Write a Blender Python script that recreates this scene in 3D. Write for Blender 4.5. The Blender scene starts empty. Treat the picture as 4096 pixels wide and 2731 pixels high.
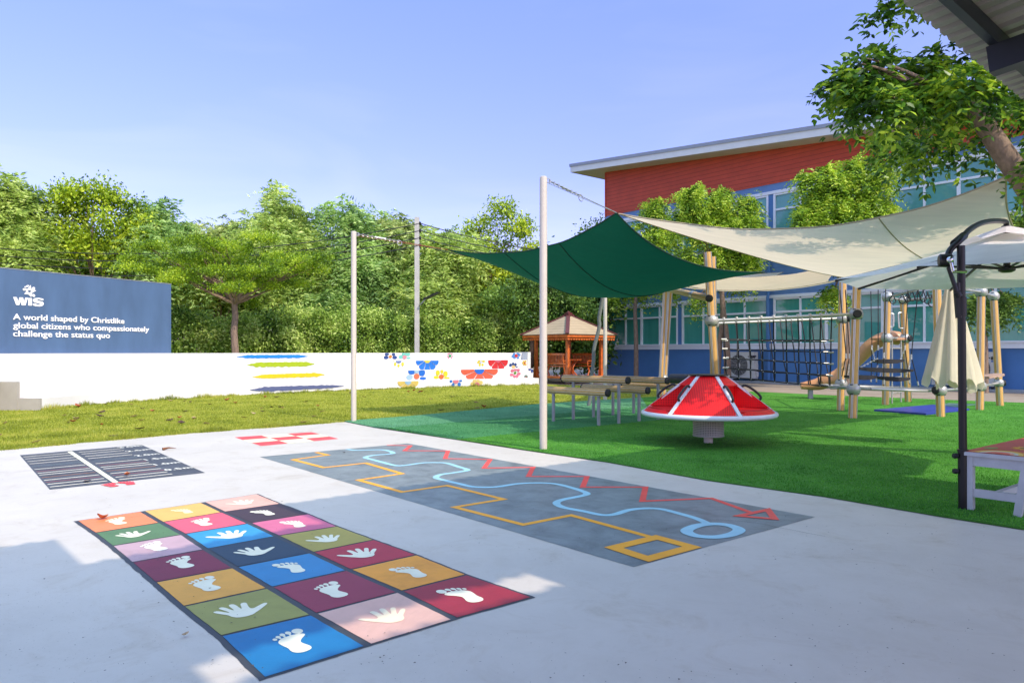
import bpy, math, random
import numpy as np
from mathutils import Vector, Matrix, noise
# ---------------------------------------------------------------- scene, camera, light
sc = bpy.context.scene
COL = sc.collection
random.seed(7); RNG = np.random.default_rng(11)
F, CX, CY, CH = 2955.3, 2048.0, 1407.0, 1.45      # focal length and horizon in pixels of the 4096 px photo, eye height
cam = bpy.data.cameras.new('camera'); camo = bpy.data.objects.new('camera', cam); COL.objects.link(camo)
camo.location = (0, 0, CH); camo.rotation_euler = (math.radians(90), 0, 0)
cam.sensor_width = 36; cam.lens = F / 4096 * 36; cam.shift_y = (CY - 1365.5) / 4096
cam.clip_start = 0.05; cam.clip_end = 3000
sc.camera = camo
SUN_EL = 42.0
SDIR = Vector((0.69 * math.cos(math.radians(SUN_EL)), -0.724 * math.cos(math.radians(SUN_EL)), math.sin(math.radians(SUN_EL))))
w = bpy.data.worlds.new('World'); sc.world = w; w.use_nodes = True
nt = w.node_tree; bg = nt.nodes['Background']
sky = nt.nodes.new('ShaderNodeTexSky'); sky.sky_type = 'NISHITA'; sky.sun_disc = False
sky.sun_elevation = math.radians(SUN_EL); sky.sun_rotation = math.atan2(SDIR.x, SDIR.y)
sky.air_density = 1.0; sky.dust_density = 0.6; sky.ozone_density = 4.0; sky.altitude = 0
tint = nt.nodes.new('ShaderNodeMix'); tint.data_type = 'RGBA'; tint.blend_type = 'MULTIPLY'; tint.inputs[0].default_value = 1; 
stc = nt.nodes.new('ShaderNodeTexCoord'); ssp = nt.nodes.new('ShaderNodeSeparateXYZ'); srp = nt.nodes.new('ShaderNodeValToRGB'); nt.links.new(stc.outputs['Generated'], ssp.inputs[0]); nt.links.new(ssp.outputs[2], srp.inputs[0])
for i_, (p_, c_) in enumerate(((0.0, (0.68, 0.475, 0.66, 1)), (0.22, (0.70, 0.52, 0.72, 1)), (0.46, (0.84, 0.68, 0.84, 1)), (0.62, (1.75, 1.55, 1.25, 1)), (1.0, (2.6, 2.25, 1.6, 1)))):  # upper stops brighten and warm the unseen overhead sky as added fill light
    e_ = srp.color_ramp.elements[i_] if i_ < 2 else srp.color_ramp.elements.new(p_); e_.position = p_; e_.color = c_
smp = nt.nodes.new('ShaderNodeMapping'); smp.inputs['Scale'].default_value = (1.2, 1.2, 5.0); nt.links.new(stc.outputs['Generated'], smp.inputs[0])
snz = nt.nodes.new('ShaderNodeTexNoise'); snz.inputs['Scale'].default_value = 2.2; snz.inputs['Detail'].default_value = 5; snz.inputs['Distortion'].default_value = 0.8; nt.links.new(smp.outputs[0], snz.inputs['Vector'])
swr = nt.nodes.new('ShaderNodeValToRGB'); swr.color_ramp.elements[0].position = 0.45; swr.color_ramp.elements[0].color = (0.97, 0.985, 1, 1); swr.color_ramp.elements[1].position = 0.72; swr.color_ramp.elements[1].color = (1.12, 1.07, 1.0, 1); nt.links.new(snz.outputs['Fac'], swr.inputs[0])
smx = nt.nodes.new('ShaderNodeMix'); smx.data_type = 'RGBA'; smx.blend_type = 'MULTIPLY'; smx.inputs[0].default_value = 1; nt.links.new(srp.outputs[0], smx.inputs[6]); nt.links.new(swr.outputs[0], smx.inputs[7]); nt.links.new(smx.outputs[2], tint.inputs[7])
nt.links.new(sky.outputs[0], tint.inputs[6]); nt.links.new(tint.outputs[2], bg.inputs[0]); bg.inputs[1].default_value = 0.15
sl = bpy.data.lights.new('sun', 'SUN'); slo = bpy.data.objects.new('sun', sl); COL.objects.link(slo)
sl.energy = 1.6; sl.angle = math.radians(0.6); sl.color = (1.0, 0.88, 0.72)
slo.location = SDIR * 60
slo.rotation_euler = SDIR.to_track_quat('Z', 'Y').to_euler()
vs = sc.view_settings; vs.view_transform = 'Standard'; vs.look = 'None'; vs.gamma = 1; vs.exposure = 1.4
sc.cycles.max_bounces = 8; sc.cycles.transparent_max_bounces = 12
sc.cycles.use_denoising = True

# ---------------------------------------------------------------- measuring helpers
def fr(x0, y0, s):
    return lambda x, y: (x0 + x / s, y0 + y / s)
D = fr(0, 0, 1 / 1.7415)
def ray(p): return ((p[0] - CX) / F, (CY - p[1]) / F)
def ground(p, z=0.0):
    a, b = ray(p); Y = (z - CH) / b
    return Vector((a * Y, Y, z))
def at(p, Y):
    a, b = ray(p); return Vector((a * Y, Y, CH + b * Y))
Ld = Vector((-0.633, 0.774, 0)); Vd = Vector((0.774, 0.633, 0)); UP = Vector((0, 0, 1))

# ---------------------------------------------------------------- materials
def hexlin(h, k=1.0):
    c = [int(h[i:i + 2], 16) / 255 for i in (0, 2, 4)]
    return tuple(k * (x / 12.92 if x <= 0.04045 else ((x + 0.055) / 1.055) ** 2.4) for x in c)
def newmat(name):
    m = bpy.data.materials.new(name); m.use_nodes = True
    return m, m.node_tree, m.node_tree.nodes['Principled BSDF']
def N(nt, t, **k):
    n = nt.nodes.new(t)
    for a, b in k.items(): setattr(n, a, b)
    return n
def ramp(nt, fac, stops):
    r = N(nt, 'ShaderNodeValToRGB'); e = r.color_ramp.elements
    while len(e) < len(stops): e.new(0.5)
    for i, (p, c) in enumerate(stops):
        e[i].position = p; e[i].color = (*c, 1) if len(c) == 3 else c
    nt.links.new(fac, r.inputs[0]); return r.outputs[0]
def noisetex(nt, scale, detail=5, rough=0.6, obj=True, dist=0.0, stretch=None):
    tc = N(nt, 'ShaderNodeTexCoord'); n = N(nt, 'ShaderNodeTexNoise')
    n.inputs['Scale'].default_value = scale; n.inputs['Detail'].default_value = detail
    n.inputs['Roughness'].default_value = rough; n.inputs['Distortion'].default_value = dist
    v = tc.outputs['Object']
    if stretch:
        mp = N(nt, 'ShaderNodeMapping'); mp.inputs['Scale'].default_value = stretch
        nt.links.new(v, mp.inputs[0]); v = mp.outputs[0]
    nt.links.new(v, n.inputs['Vector']); return n.outputs['Fac']
def mul(c, k): return tuple(min(1, x * k) for x in c)
def mat(name, c, rough=0.6, var=0.12, scale=6.0, bump=0.0, bscale=60.0, metal=0.0, spec=0.5, detail=5, stretch=None, speck=0.0, coat=0.0):
    m, nt, b = newmat(name)
    f = noisetex(nt, scale, detail, stretch=stretch)
    col = ramp(nt, f, [(0.3, mul(c, 1 - var)), (0.5, c), (0.72, mul(c, 1 + var))])
    if speck:
        g = noisetex(nt, 110, 3)
        s = ramp(nt, g, [(0.30, (1 - speck,) * 3), (0.42, (1, 1, 1))])
        mx = N(nt, 'ShaderNodeMix', data_type='RGBA', blend_type='MULTIPLY'); mx.inputs[0].default_value = 1
        nt.links.new(col, mx.inputs[6]); nt.links.new(s, mx.inputs[7]); col = mx.outputs[2]
    nt.links.new(col, b.inputs['Base Color'])
    b.inputs['Roughness'].default_value = rough; b.inputs['Metallic'].default_value = metal
    b.inputs['Specular IOR Level'].default_value = spec
    b.inputs['Coat Weight'].default_value = coat
    if bump:
        h = noisetex(nt, bscale, 4, stretch=stretch); bp = N(nt, 'ShaderNodeBump'); bp.inputs['Strength'].default_value = bump
        bp.inputs['Distance'].default_value = 0.02
        nt.links.new(h, bp.inputs['Height']); nt.links.new(bp.outputs[0], b.inputs['Normal'])
    return m
def leafmat(name, dark, mid, light, trans=0.35, rough=0.45, posscale=0.35):
    m, nt, b = newmat(name)
    geo = N(nt, 'ShaderNodeNewGeometry')
    tc = N(nt, 'ShaderNodeTexCoord'); n = N(nt, 'ShaderNodeTexNoise'); n.inputs['Scale'].default_value = posscale * 2.5; n.inputs['Detail'].default_value = 3
    nt.links.new(tc.outputs['Object'], n.inputs['Vector'])
    a = N(nt, 'ShaderNodeMath', operation='MULTIPLY_ADD'); nt.links.new(geo.outputs['Random Per Island'], a.inputs[0]); a.inputs[1].default_value = 0.6
    s = N(nt, 'ShaderNodeMath', operation='MULTIPLY_ADD'); nt.links.new(n.outputs['Fac'], s.inputs[0]); s.inputs[1].default_value = 2.0; s.inputs[2].default_value = -0.80
    nt.links.new(s.outputs[0], a.inputs[2])
    col = ramp(nt, a.outputs[0], [(0.1, dark), (0.5, mid), (0.95, light)])
    nt.links.new(col, b.inputs['Base Color']); b.inputs['Roughness'].default_value = rough
    b.inputs['Specular IOR Level'].default_value = 0.35
    tr = N(nt, 'ShaderNodeBsdfTranslucent'); mx = N(nt, 'ShaderNodeMixShader'); mx.inputs[0].default_value = trans
    hs = N(nt, 'ShaderNodeHueSaturation'); hs.inputs['Value'].default_value = 1.6; hs.inputs['Hue'].default_value = 0.485
    nt.links.new(col, hs.inputs['Color']); nt.links.new(hs.outputs[0], tr.inputs['Color'])
    nt.links.new(b.outputs[0], mx.inputs[1]); nt.links.new(tr.outputs[0], mx.inputs[2])
    nt.links.new(mx.outputs[0], nt.nodes['Material Output'].inputs['Surface'])
    return m
def fabric(name, c, trans=0.4, var=0.06, weave=0.3):
    m, nt, b = newmat(name)
    f = noisetex(nt, 1.3, 6, stretch=(1, 6, 1)); col = ramp(nt, f, [(0.3, mul(c, 1 - var)), (0.7, mul(c, 1 + var))])
    nt.links.new(col, b.inputs['Base Color']); b.inputs['Roughness'].default_value = 0.85
    h = noisetex(nt, 3.0, 8, 0.7); bp = N(nt, 'ShaderNodeBump'); bp.inputs['Strength'].default_value = weave; bp.inputs['Distance'].default_value = 0.05
    nt.links.new(h, bp.inputs['Height']); nt.links.new(bp.outputs[0], b.inputs['Normal'])
    tr = N(nt, 'ShaderNodeBsdfTranslucent'); nt.links.new(col, tr.inputs['Color'])
    mx = N(nt, 'ShaderNodeMixShader'); mx.inputs[0].default_value = trans
    nt.links.new(b.outputs[0], mx.inputs[1]); nt.links.new(tr.outputs[0], mx.inputs[2])
    nt.links.new(mx.outputs[0], nt.nodes['Material Output'].inputs['Surface'])
    return m
def boards(name, c, pitch, groove=0.1, dark=0.45, axis=2, rough=0.6, offset=0.0):
    """horizontal boarding: grooves every pitch metres"""
    m, nt, b = newmat(name)
    tc = N(nt, 'ShaderNodeTexCoord'); sp = N(nt, 'ShaderNodeSeparateXYZ'); nt.links.new(tc.outputs['Object'], sp.inputs[0])
    d = N(nt, 'ShaderNodeMath', operation='MULTIPLY_ADD'); nt.links.new(sp.outputs[axis], d.inputs[0]); d.inputs[1].default_value = 1 / pitch; d.inputs[2].default_value = offset + 50
    fx = N(nt, 'ShaderNodeMath', operation='FRACT'); nt.links.new(d.outputs[0], fx.inputs[0])
    g = ramp(nt, fx.outputs[0], [(0.0, (dark,) * 3), (groove * 0.6, (dark,) * 3), (groove, (1, 1, 1))])
    f = noisetex(nt, 1.6, 6); col = ramp(nt, f, [(0.3, mul(c, 0.88)), (0.7, mul(c, 1.1))])
    mx = N(nt, 'ShaderNodeMix', data_type='RGBA', blend_type='MULTIPLY'); mx.inputs[0].default_value = 1
    nt.links.new(col, mx.inputs[6]); nt.links.new(g, mx.inputs[7]); nt.links.new(mx.outputs[2], b.inputs['Base Color'])
    bp = N(nt, 'ShaderNodeBump'); bp.inputs['Strength'].default_value = 0.6; bp.inputs['Distance'].default_value = 0.01
    nt.links.new(g, bp.inputs['Height']); nt.links.new(bp.outputs[0], b.inputs['Normal'])
    b.inputs['Roughness'].default_value = rough
    return m
def perforated(name, c, n=36.0, hole=0.27, rough=0.3):
    m, nt, b = newmat(name)
    uv = N(nt, 'ShaderNodeUVMap'); sc_ = N(nt, 'ShaderNodeVectorMath', operation='SCALE'); sc_.inputs['Scale'].default_value = n
    nt.links.new(uv.outputs[0], sc_.inputs[0])
    fr_ = N(nt, 'ShaderNodeVectorMath', operation='FRACTION'); nt.links.new(sc_.outputs[0], fr_.inputs[0])
    di = N(nt, 'ShaderNodeVectorMath', operation='DISTANCE'); nt.links.new(fr_.outputs[0], di.inputs[0]); di.inputs[1].default_value = (0.5, 0.5, 0)
    lt = N(nt, 'ShaderNodeMath', operation='LESS_THAN'); nt.links.new(di.outputs['Value'], lt.inputs[0]); lt.inputs[1].default_value = hole
    b.inputs['Base Color'].default_value = (*c, 1); b.inputs['Roughness'].default_value = rough; b.inputs['Specular IOR Level'].default_value = 0.3
    mx = N(nt, 'ShaderNodeMix', data_type='RGBA'); nt.links.new(lt.outputs[0], mx.inputs[0]); mx.inputs[6].default_value = (*c, 1); mx.inputs[7].default_value = (c[0] * .12, c[1] * .2, c[2] * .2, 1)
    nt.links.new(mx.outputs[2], b.inputs['Base Color'])
    return m

M = {}
M['white_wall'] = mat('white_paint_masonry', (0.66, 0.65, 0.635), 0.7, 0.04, 1.2, 0.1, 20, stretch=(1, 1, .3))
M['navy_wall'] = mat('navy_painted_wall', (0.060, 0.112, 0.205), 0.55, 0.16, 1.1, 0.05, 10, detail=9, stretch=(1.6, 1.6, .5))
M['letter'] = mat('white_lettering', (0.85, 0.84, 0.80), 0.5, 0.02)
M['pole'] = mat('cream_pole_paint', (0.56, 0.50, 0.42), 0.4, 0.05, 3)
M['pipe_grey'] = mat('dull_pipe', (0.16, 0.18, 0.17), 0.5, 0.1, 8)
M['side_grey'] = mat('bare_grey_render', (0.36, 0.335, 0.29), 0.8, 0.08, 2.0, 0.15, 30)
M['steel'] = mat('galvanised_steel', (0.42, 0.43, 0.43), 0.4, 0.1, 8, metal=0.6)
M['grey_metal'] = mat('warm_grey_metal', (0.42, 0.41, 0.38), 0.35, 0.05, 5, metal=0.35)
M['legmetal'] = mat('grey_leg_paint', (0.30, 0.31, 0.32), 0.4, 0.08, 5, metal=0.3)
M['black'] = mat('black_rubber', (0.012, 0.012, 0.014), 0.5, 0.2, 20)
M['rope'] = mat('black_rope', (0.010, 0.010, 0.012), 0.7, 0.3, 60)
M['dark_metal'] = mat('dark_umbrella_metal', (0.014, 0.013, 0.013), 0.35, 0.1, 10, metal=0.3)
M['wood_post'] = mat('golden_wood_profile', (0.60, 0.34, 0.10), 0.45, 0.22, 5, 0.05, 30, stretch=(14, 14, 0.6))
M['wood_log'] = mat('golden_wood_log', (0.56, 0.34, 0.11), 0.45, 0.22, 5, 0.05, 30, stretch=(3, 3, 14))
M['alu'] = mat('aluminium_strip', (0.62, 0.62, 0.60), 0.3, 0.05, 5, metal=0.7)
M['chrome'] = mat('chrome', (0.7, 0.7, 0.7), 0.12, 0.03, 5, metal=1.0)
M['red_gloss'] = mat('red_gloss_metal', (0.72, 0.010, 0.014), 0.4, 0.04, 5)
M['red_perf'] = perforated('red_perforated_sheet', (0.86, 0.010, 0.014), 38, 0.24, 0.5)
M['grey_perf'] = perforated('grey_perforated_sheet', (0.46, 0.43, 0.38), 38, 0.28, 0.45)
M['white_metal'] = mat('white_powdercoat', (0.68, 0.70, 0.74), 0.3, 0.03, 5, coat=0.3)
M['orange_wood'] = mat('orange_varnished_wood', (0.52, 0.12, 0.022), 0.35, 0.35, 6, 0.1, 30, coat=0.3)
M['shingle'] = boards('cream_shingle_boards', (0.40, 0.31, 0.20), 0.13, 0.12, 0.6)
M['maroon'] = mat('maroon_ridge', (0.10, 0.022, 0.022), 0.5, 0.15)
M['bark'] = mat('bark', (0.16, 0.105, 0.07), 0.9, 0.35, 12, 0.5, 30, stretch=(2, 2, 0.5))
M['bark_pale'] = mat('bark_pale', (0.22, 0.155, 0.11), 0.9, 0.3, 10, 0.5, 25, stretch=(2, 2, 0.6))
M['concrete_pole'] = mat('concrete_pole', (0.42, 0.41, 0.38), 0.8, 0.12, 4, 0.2, 30)
M['white_frame'] = mat('white_window_frame', (0.84, 0.86, 0.90), 0.4, 0.03, 4)
M['blue_wall'] = mat('blue_render', (0.075, 0.205, 0.44), 0.6, 0.10, 0.7, 0.06, 12)
M['blue_board'] = boards('blue_boarding', (0.13, 0.25, 0.48), 0.30, 0.05, 0.6)
M['red_board'] = boards('red_boarding', (0.56, 0.068, 0.026), 0.21, 0.10, 0.40)
M['fascia'] = mat('white_fascia', (0.70, 0.70, 0.70), 0.5, 0.04, 2)
M['soffit'] = mat('cream_soffit', (0.62, 0.57, 0.47), 0.6, 0.03, 2)
M['roof_metal'] = mat('grey_roof_metal', (0.30, 0.32, 0.35), 0.4, 0.06, 2, metal=0.3)
M['sail_green'] = fabric('green_shade_cloth', (0.001, 0.070, 0.040), 0.35)
M['sail_beige'] = fabric('beige_shade_cloth', (0.82, 0.69, 0.53), 0.48)
M['sail_tan'] = fabric('tan_shade_cloth', (0.62, 0.50, 0.33), 0.45)
M['sail_cream'] = fabric('cream_shade_cloth', (0.72, 0.66, 0.55), 0.5)
M['hem_green'] = mat('green_hem', (0.003, 0.03, 0.02), 0.8)
M['hem_beige'] = mat('beige_hem', (0.36, 0.30, 0.20), 0.8)
M['umb_white'] = fabric('white_umbrella_cloth', (0.88, 0.82, 0.80), 0.36)
M['umb_cream'] = fabric('cream_umbrella_cloth', (0.76, 0.70, 0.54), 0.3)
M['slide'] = mat('tan_plastic', (0.55, 0.27, 0.135), 0.35, 0.05, 4)
M['mat_blue'] = mat('blue_rubber_mat', (0.035, 0.045, 0.32), 0.35, 0.08, 3)
M['mat_teal'] = mat('teal_grey_mat', (0.10, 0.18, 0.17), 0.5, 0.08, 3)
M['ac_white'] = mat('off_white_casing', (0.60, 0.59, 0.54), 0.45, 0.04, 4)
M['bench_white'] = mat('chipped_white_paint', (0.50, 0.50, 0.50), 0.5, 0.10, 7, 0.1, 20)
M['leaf_litter'] = mat('dry_leaf', (0.20, 0.075, 0.03), 0.8, 0.5, 30)
M['rust'] = mat('rusty_rope', (0.22, 0.07, 0.03), 0.8, 0.3, 30)
def glassmat():
    m, nt, b = newmat('teal_tinted_glass')
    f = noisetex(nt, 0.5, 3, stretch=(3, 3, 0.4))
    col = ramp(nt, f, [(0.3, (0.055, 0.29, 0.23)), (0.7, (0.09, 0.38, 0.31))])
    nt.links.new(col, b.inputs['Base Color']); b.inputs['Roughness'].default_value = 0.02
    b.inputs['IOR'].default_value = 1.6; b.inputs['Specular IOR Level'].default_value = 0.6
    return m
M['glass'] = glassmat()
M['glass_up'] = mat('pale_teal_glass', (0.12, 0.36, 0.33), 0.05, 0.15, 0.6, spec=0.8)

# ---------------------------------------------------------------- mesh builder
class MB:
    def __init__(s): s.v = []; s.f = []; s.mi = []; s.uv = {}; s.cur = 0
    def face(s, idx): s.f.append(tuple(idx)); s.mi.append(s.cur)
    def poly(s, pts):
        n = len(s.v); s.v += [Vector(p) for p in pts]; s.face(range(n, n + len(pts))); return s
    def quad(s, a, b, c, d): return s.poly((a, b, c, d))
    def box(s, c, half, ax=None):
        """c centre, half sizes, ax = three unit axes"""
        c = Vector(c); ax = ax or (Vector((1, 0, 0)), Vector((0, 1, 0)), UP)
        n = len(s.v)
        for k in (-1, 1):
            for j in (-1, 1):
                for i in (-1, 1): s.v.append(c + ax[0] * (i * half[0]) + ax[1] * (j * half[1]) + ax[2] * (k * half[2]))
        for q in ((0, 2, 3, 1), (4, 5, 7, 6), (0, 1, 5, 4), (2, 6, 7, 3), (0, 4, 6, 2), (1, 3, 7, 5)): s.face([n + i for i in q])
        return s
    def bar(s, a, b, wx, wy, up=UP):
        a = Vector(a); b = Vector(b); d = (b - a); L = d.length; d.normalize()
        x = d.cross(up)
        if x.length < 1e-4: x = d.cross(Vector((0, 1, 0)))
        x.normalize(); y = x.cross(d)
        return s.box((a + b) / 2, (wx / 2, wy / 2, L / 2), (x, y, d))
    def tube(s, pts, r, n=10, caps=True):
        pts = [Vector(p) for p in pts]; rs = r if isinstance(r, (list, tuple)) else [r] * len(pts)
        base = len(s.v); px = None
        for i, p in enumerate(pts):
            t = (pts[min(i + 1, len(pts) - 1)] - pts[max(i - 1, 0)]).normalized()
            if px is None:
                px = t.cross(UP)
                if px.length < 0.05: px = Vector((1, 0, 0)) - t * t.x
            px = (px - t * px.dot(t)).normalized(); py = t.cross(px)
            for k in range(n):
                a = 2 * math.pi * k / n
                s.v.append(p + (px * math.cos(a) + py * math.sin(a)) * rs[i])
        for i in range(len(pts) - 1):
            for k in range(n):
                a = base + i * n + k; b = base + i * n + (k + 1) % n
                s.face((a, b, b + n, a + n))
        if caps:
            s.face([base + k for k in range(n)][::-1]); s.face([base + (len(pts) - 1) * n + k for k in range(n)])
        return s
    def ring(s, c, R, r, n=32, m=8, ax=None):
        c = Vector(c); ax = ax or (Vector((1, 0, 0)), Vector((0, 1, 0)), UP); base = len(s.v)
        for i in range(n):
            a = 2 * math.pi * i / n; o = ax[0] * math.cos(a) + ax[1] * math.sin(a)
            for k in range(m):
                b = 2 * math.pi * k / m; s.v.append(c + o * (R + r * math.cos(b)) + ax[2] * (r * math.sin(b)))
        for i in range(n):
            for k in range(m):
                s.face((base + i * m + k, base + ((i + 1) % n) * m + k, base + ((i + 1) % n) * m + (k + 1) % m, base + i * m + (k + 1) % m))
        return s
    def lathe(s, c, prof, n=24, axis=None, cap=True):
        c = Vector(c); z = (axis or UP).normalized(); x = z.cross(Vector((0, 1, 0)))
        if x.length < 0.1: x = z.cross(Vector((1, 0, 0)))
        x.normalize(); y = z.cross(x); base = len(s.v)
        for r, h in prof:
            for k in range(n):
                a = 2 * math.pi * k / n; s.v.append(c + x * (r * math.cos(a)) + y * (r * math.sin(a)) + z * h)
        for i in range(len(prof) - 1):
            for k in range(n):
                a = base + i * n + k; b = base + i * n + (k + 1) % n; s.face((a, b, b + n, a + n))
        if cap:
            s.face([base + k for k in range(n)][::-1]); s.face([base + (len(prof) - 1) * n + k for k in range(n)])
        return s
    def ball(s, c, r, n=20, squash=1.0):
        pr = [(r * math.sin(math.pi * i / 12) + 1e-4, -r * squash * math.cos(math.pi * i / 12)) for i in range(13)]
        return s.lathe(c, pr, n)
WL = {}
def wloc(o): return WL.get(o.name, Vector((0, 0, 0))) if o else Vector((0, 0, 0))
def tag(o, label=None, cat=None, group=None, kind=None):
    if label: o['label'] = label
    if cat: o['category'] = cat
    if group: o['group'] = group
    if kind: o['kind'] = kind
    return o
def thing(name, label, cat, loc=(0, 0, 0), group=None, kind=None):
    o = bpy.data.objects.new(name, None); COL.objects.link(o); o.location = loc; o.empty_display_size = 0.2
    WL[o.name] = Vector(loc)
    return tag(o, label, cat, group, kind)
def build(mb, name, mats, parent=None, smooth=False, label=None, recalc=True, uv=None, angle=35):
    """link the collected mesh as ONE object; vertices are in world space"""
    me = bpy.data.meshes.new(name)
    off = wloc(parent)
    if parent is None:
        xs = [v.x for v in mb.v]; ys = [v.y for v in mb.v]; zs = [v.z for v in mb.v]
        off = Vector(((min(xs) + max(xs)) / 2, (min(ys) + max(ys)) / 2, min(zs)))
    me.from_pydata([tuple(v - off) for v in mb.v], [], mb.f)
    mats = mats if isinstance(mats, (list, tuple)) else [mats]
    for m in mats: me.materials.append(M[m] if isinstance(m, str) else m)
    if len(mats) > 1: me.polygons.foreach_set('material_index', mb.mi)
    if uv:
        l = me.uv_layers.new(name='UVMap'); d = []
        for p in me.polygons:
            for li in p.loop_indices: d += list(uv[me.loops[li].vertex_index])
        l.data.foreach_set('uv', d)
    if recalc:
        import bmesh
        bm = bmesh.new(); bm.from_mesh(me); bmesh.ops.recalc_face_normals(bm, faces=bm.faces); bm.to_mesh(me); bm.free()
    if smooth:
        me.polygons.foreach_set('use_smooth', [True] * len(me.polygons)); me.set_sharp_from_angle(angle=math.radians(angle))
    me.update()
    o = bpy.data.objects.new(name, me); COL.objects.link(o)
    if parent is None: o.location = off
    else: o.parent = parent
    WL[o.name] = off
    if label: o['label'] = label
    return o
def npmesh(name, V, faces_per, nv, mats, parent=None, midx=None, label=None):
    """V: (n*nv,3) world array, each consecutive nv vertices one face"""
    off = np.array(wloc(parent)) if parent is not None else np.array([V[:, 0].mean(), V[:, 1].mean(), V[:, 2].min()])
    me = bpy.data.meshes.new(name); n = len(V) // nv
    me.vertices.add(n * nv); me.vertices.foreach_set('co', (V - off).astype(np.float32).ravel())
    me.loops.add(n * nv); me.loops.foreach_set('vertex_index', np.arange(n * nv, dtype=np.int32))
    me.polygons.add(n); me.polygons.foreach_set('loop_start', np.arange(0, n * nv, nv, dtype=np.int32))
    me.polygons.foreach_set('loop_total', np.full(n, nv, dtype=np.int32))
    for m in (mats if isinstance(mats, list) else [mats]): me.materials.append(M[m] if isinstance(m, str) else m)
    if midx is not None: me.polygons.foreach_set('material_index', midx.astype(np.int32))
    me.update(calc_edges=True)
    o = bpy.data.objects.new(name, me); COL.objects.link(o)
    if parent is None: o.location = off
    else: o.parent = parent
    WL[o.name] = Vector(off)
    if label: o['label'] = label
    return o
def copytree(o, loc, rz=None, label=None, group=None, parent=None):
    c = o.copy(); COL.objects.link(c)
    if parent is None:
        c.location = loc
        if rz is not None: c.rotation_euler = (0, 0, rz)
        if label: c['label'] = label
        if group: c['group'] = group
        WL[c.name] = Vector(loc)
    else: c.parent = parent
    for ch in [k for k in COL.objects if k.parent == o]: copytree(ch, loc, parent=c)
    return c
def textverts(s, size, bold=0.0, spacing=1.0, extrude=0.0, sx=1.0):
    cu = bpy.data.curves.new('t', 'FONT'); cu.body = s; cu.size = size; cu.offset = bold; cu.space_character = spacing; cu.extrude = extrude; cu.resolution_u = 4
    o = bpy.data.objects.new('t', cu); COL.objects.link(o)
    dg = bpy.context.evaluated_depsgraph_get(); me = bpy.data.meshes.new_from_object(o.evaluated_get(dg))
    v = [(p.co.x * sx, p.co.y, p.co.z) for p in me.vertices]; f = [tuple(p.vertices) for p in me.polygons]
    bpy.data.objects.remove(o); bpy.data.curves.remove(cu); bpy.data.meshes.remove(me)
    return v, f
def addtext(mb, s, size, org, dx, dy, dz, **k):
    v, f = textverts(s, size, **k); n = len(mb.v)
    mb.v += [org + dx * a + dy * b + dz * c for a, b, c in v]
    for q in f: mb.face([n + i for i in q])
    return max(a for a, b, c in v)
def catmull(pts, n=8, closed=False):
    out = []; P = [Vector(p) for p in pts]; L = len(P)
    rng = range(L if closed else L - 1)
    for i in rng:
        p0 = P[(i - 1) % L] if closed or i > 0 else P[0] * 2 - P[1]
        p1 = P[i]; p2 = P[(i + 1) % L]
        p3 = P[(i + 2) % L] if closed or i + 2 < L else P[-1] * 2 - P[-2]
        for k in range(n):
            t = k / n
            out.append(0.5 * ((2 * p1) + (p2 - p0) * t + (2 * p0 - 5 * p1 + 4 * p2 - p3) * t * t + (3 * p1 - p0 - 3 * p2 + p3) * t ** 3))
    if not closed: out.append(P[-1])
    return out
# ---------------------------------------------------------------- ground, patio, lawn, turf
def inpoly(X, Y, P):
    c = np.zeros(len(X), bool); j = len(P) - 1
    for i in range(len(P)):
        xi, yi = P[i][0], P[i][1]; xj, yj = P[j][0], P[j][1]
        k = ((yi > Y) != (yj > Y)) & (X < (xj - xi) * (Y - yi) / (yj - yi + 1e-12) + xi)
        c ^= k; j = i
    return c
def groundmat(name, stops, s1, s2, rough=0.9, fine=0.5, bumpd=0.01, bs=180):
    m, nt, b = newmat(name)
    a = noisetex(nt, s1, 6, 0.65); c = noisetex(nt, s2, 4, 0.7)
    ad = N(nt, 'ShaderNodeMath', operation='MULTIPLY_ADD'); nt.links.new(c, ad.inputs[0]); ad.inputs[1].default_value = fine; 
    sb = N(nt, 'ShaderNodeMath', operation='SUBTRACT'); nt.links.new(a, sb.inputs[0]); sb.inputs[1].default_value = fine * 0.5
    nt.links.new(sb.outputs[0], ad.inputs[2])
    col = ramp(nt, ad.outputs[0], stops); nt.links.new(col, b.inputs['Base Color']); b.inputs['Roughness'].default_value = rough
    b.inputs['Specular IOR Level'].default_value = 0.15
    h = noisetex(nt, bs, 3); bp = N(nt, 'ShaderNodeBump'); bp.inputs['Strength'].default_value = 0.8; bp.inputs['Distance'].default_value = bumpd
    nt.links.new(h, bp.inputs['Height']); nt.links.new(bp.outputs[0], b.inputs['Normal'])
    return m
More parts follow.
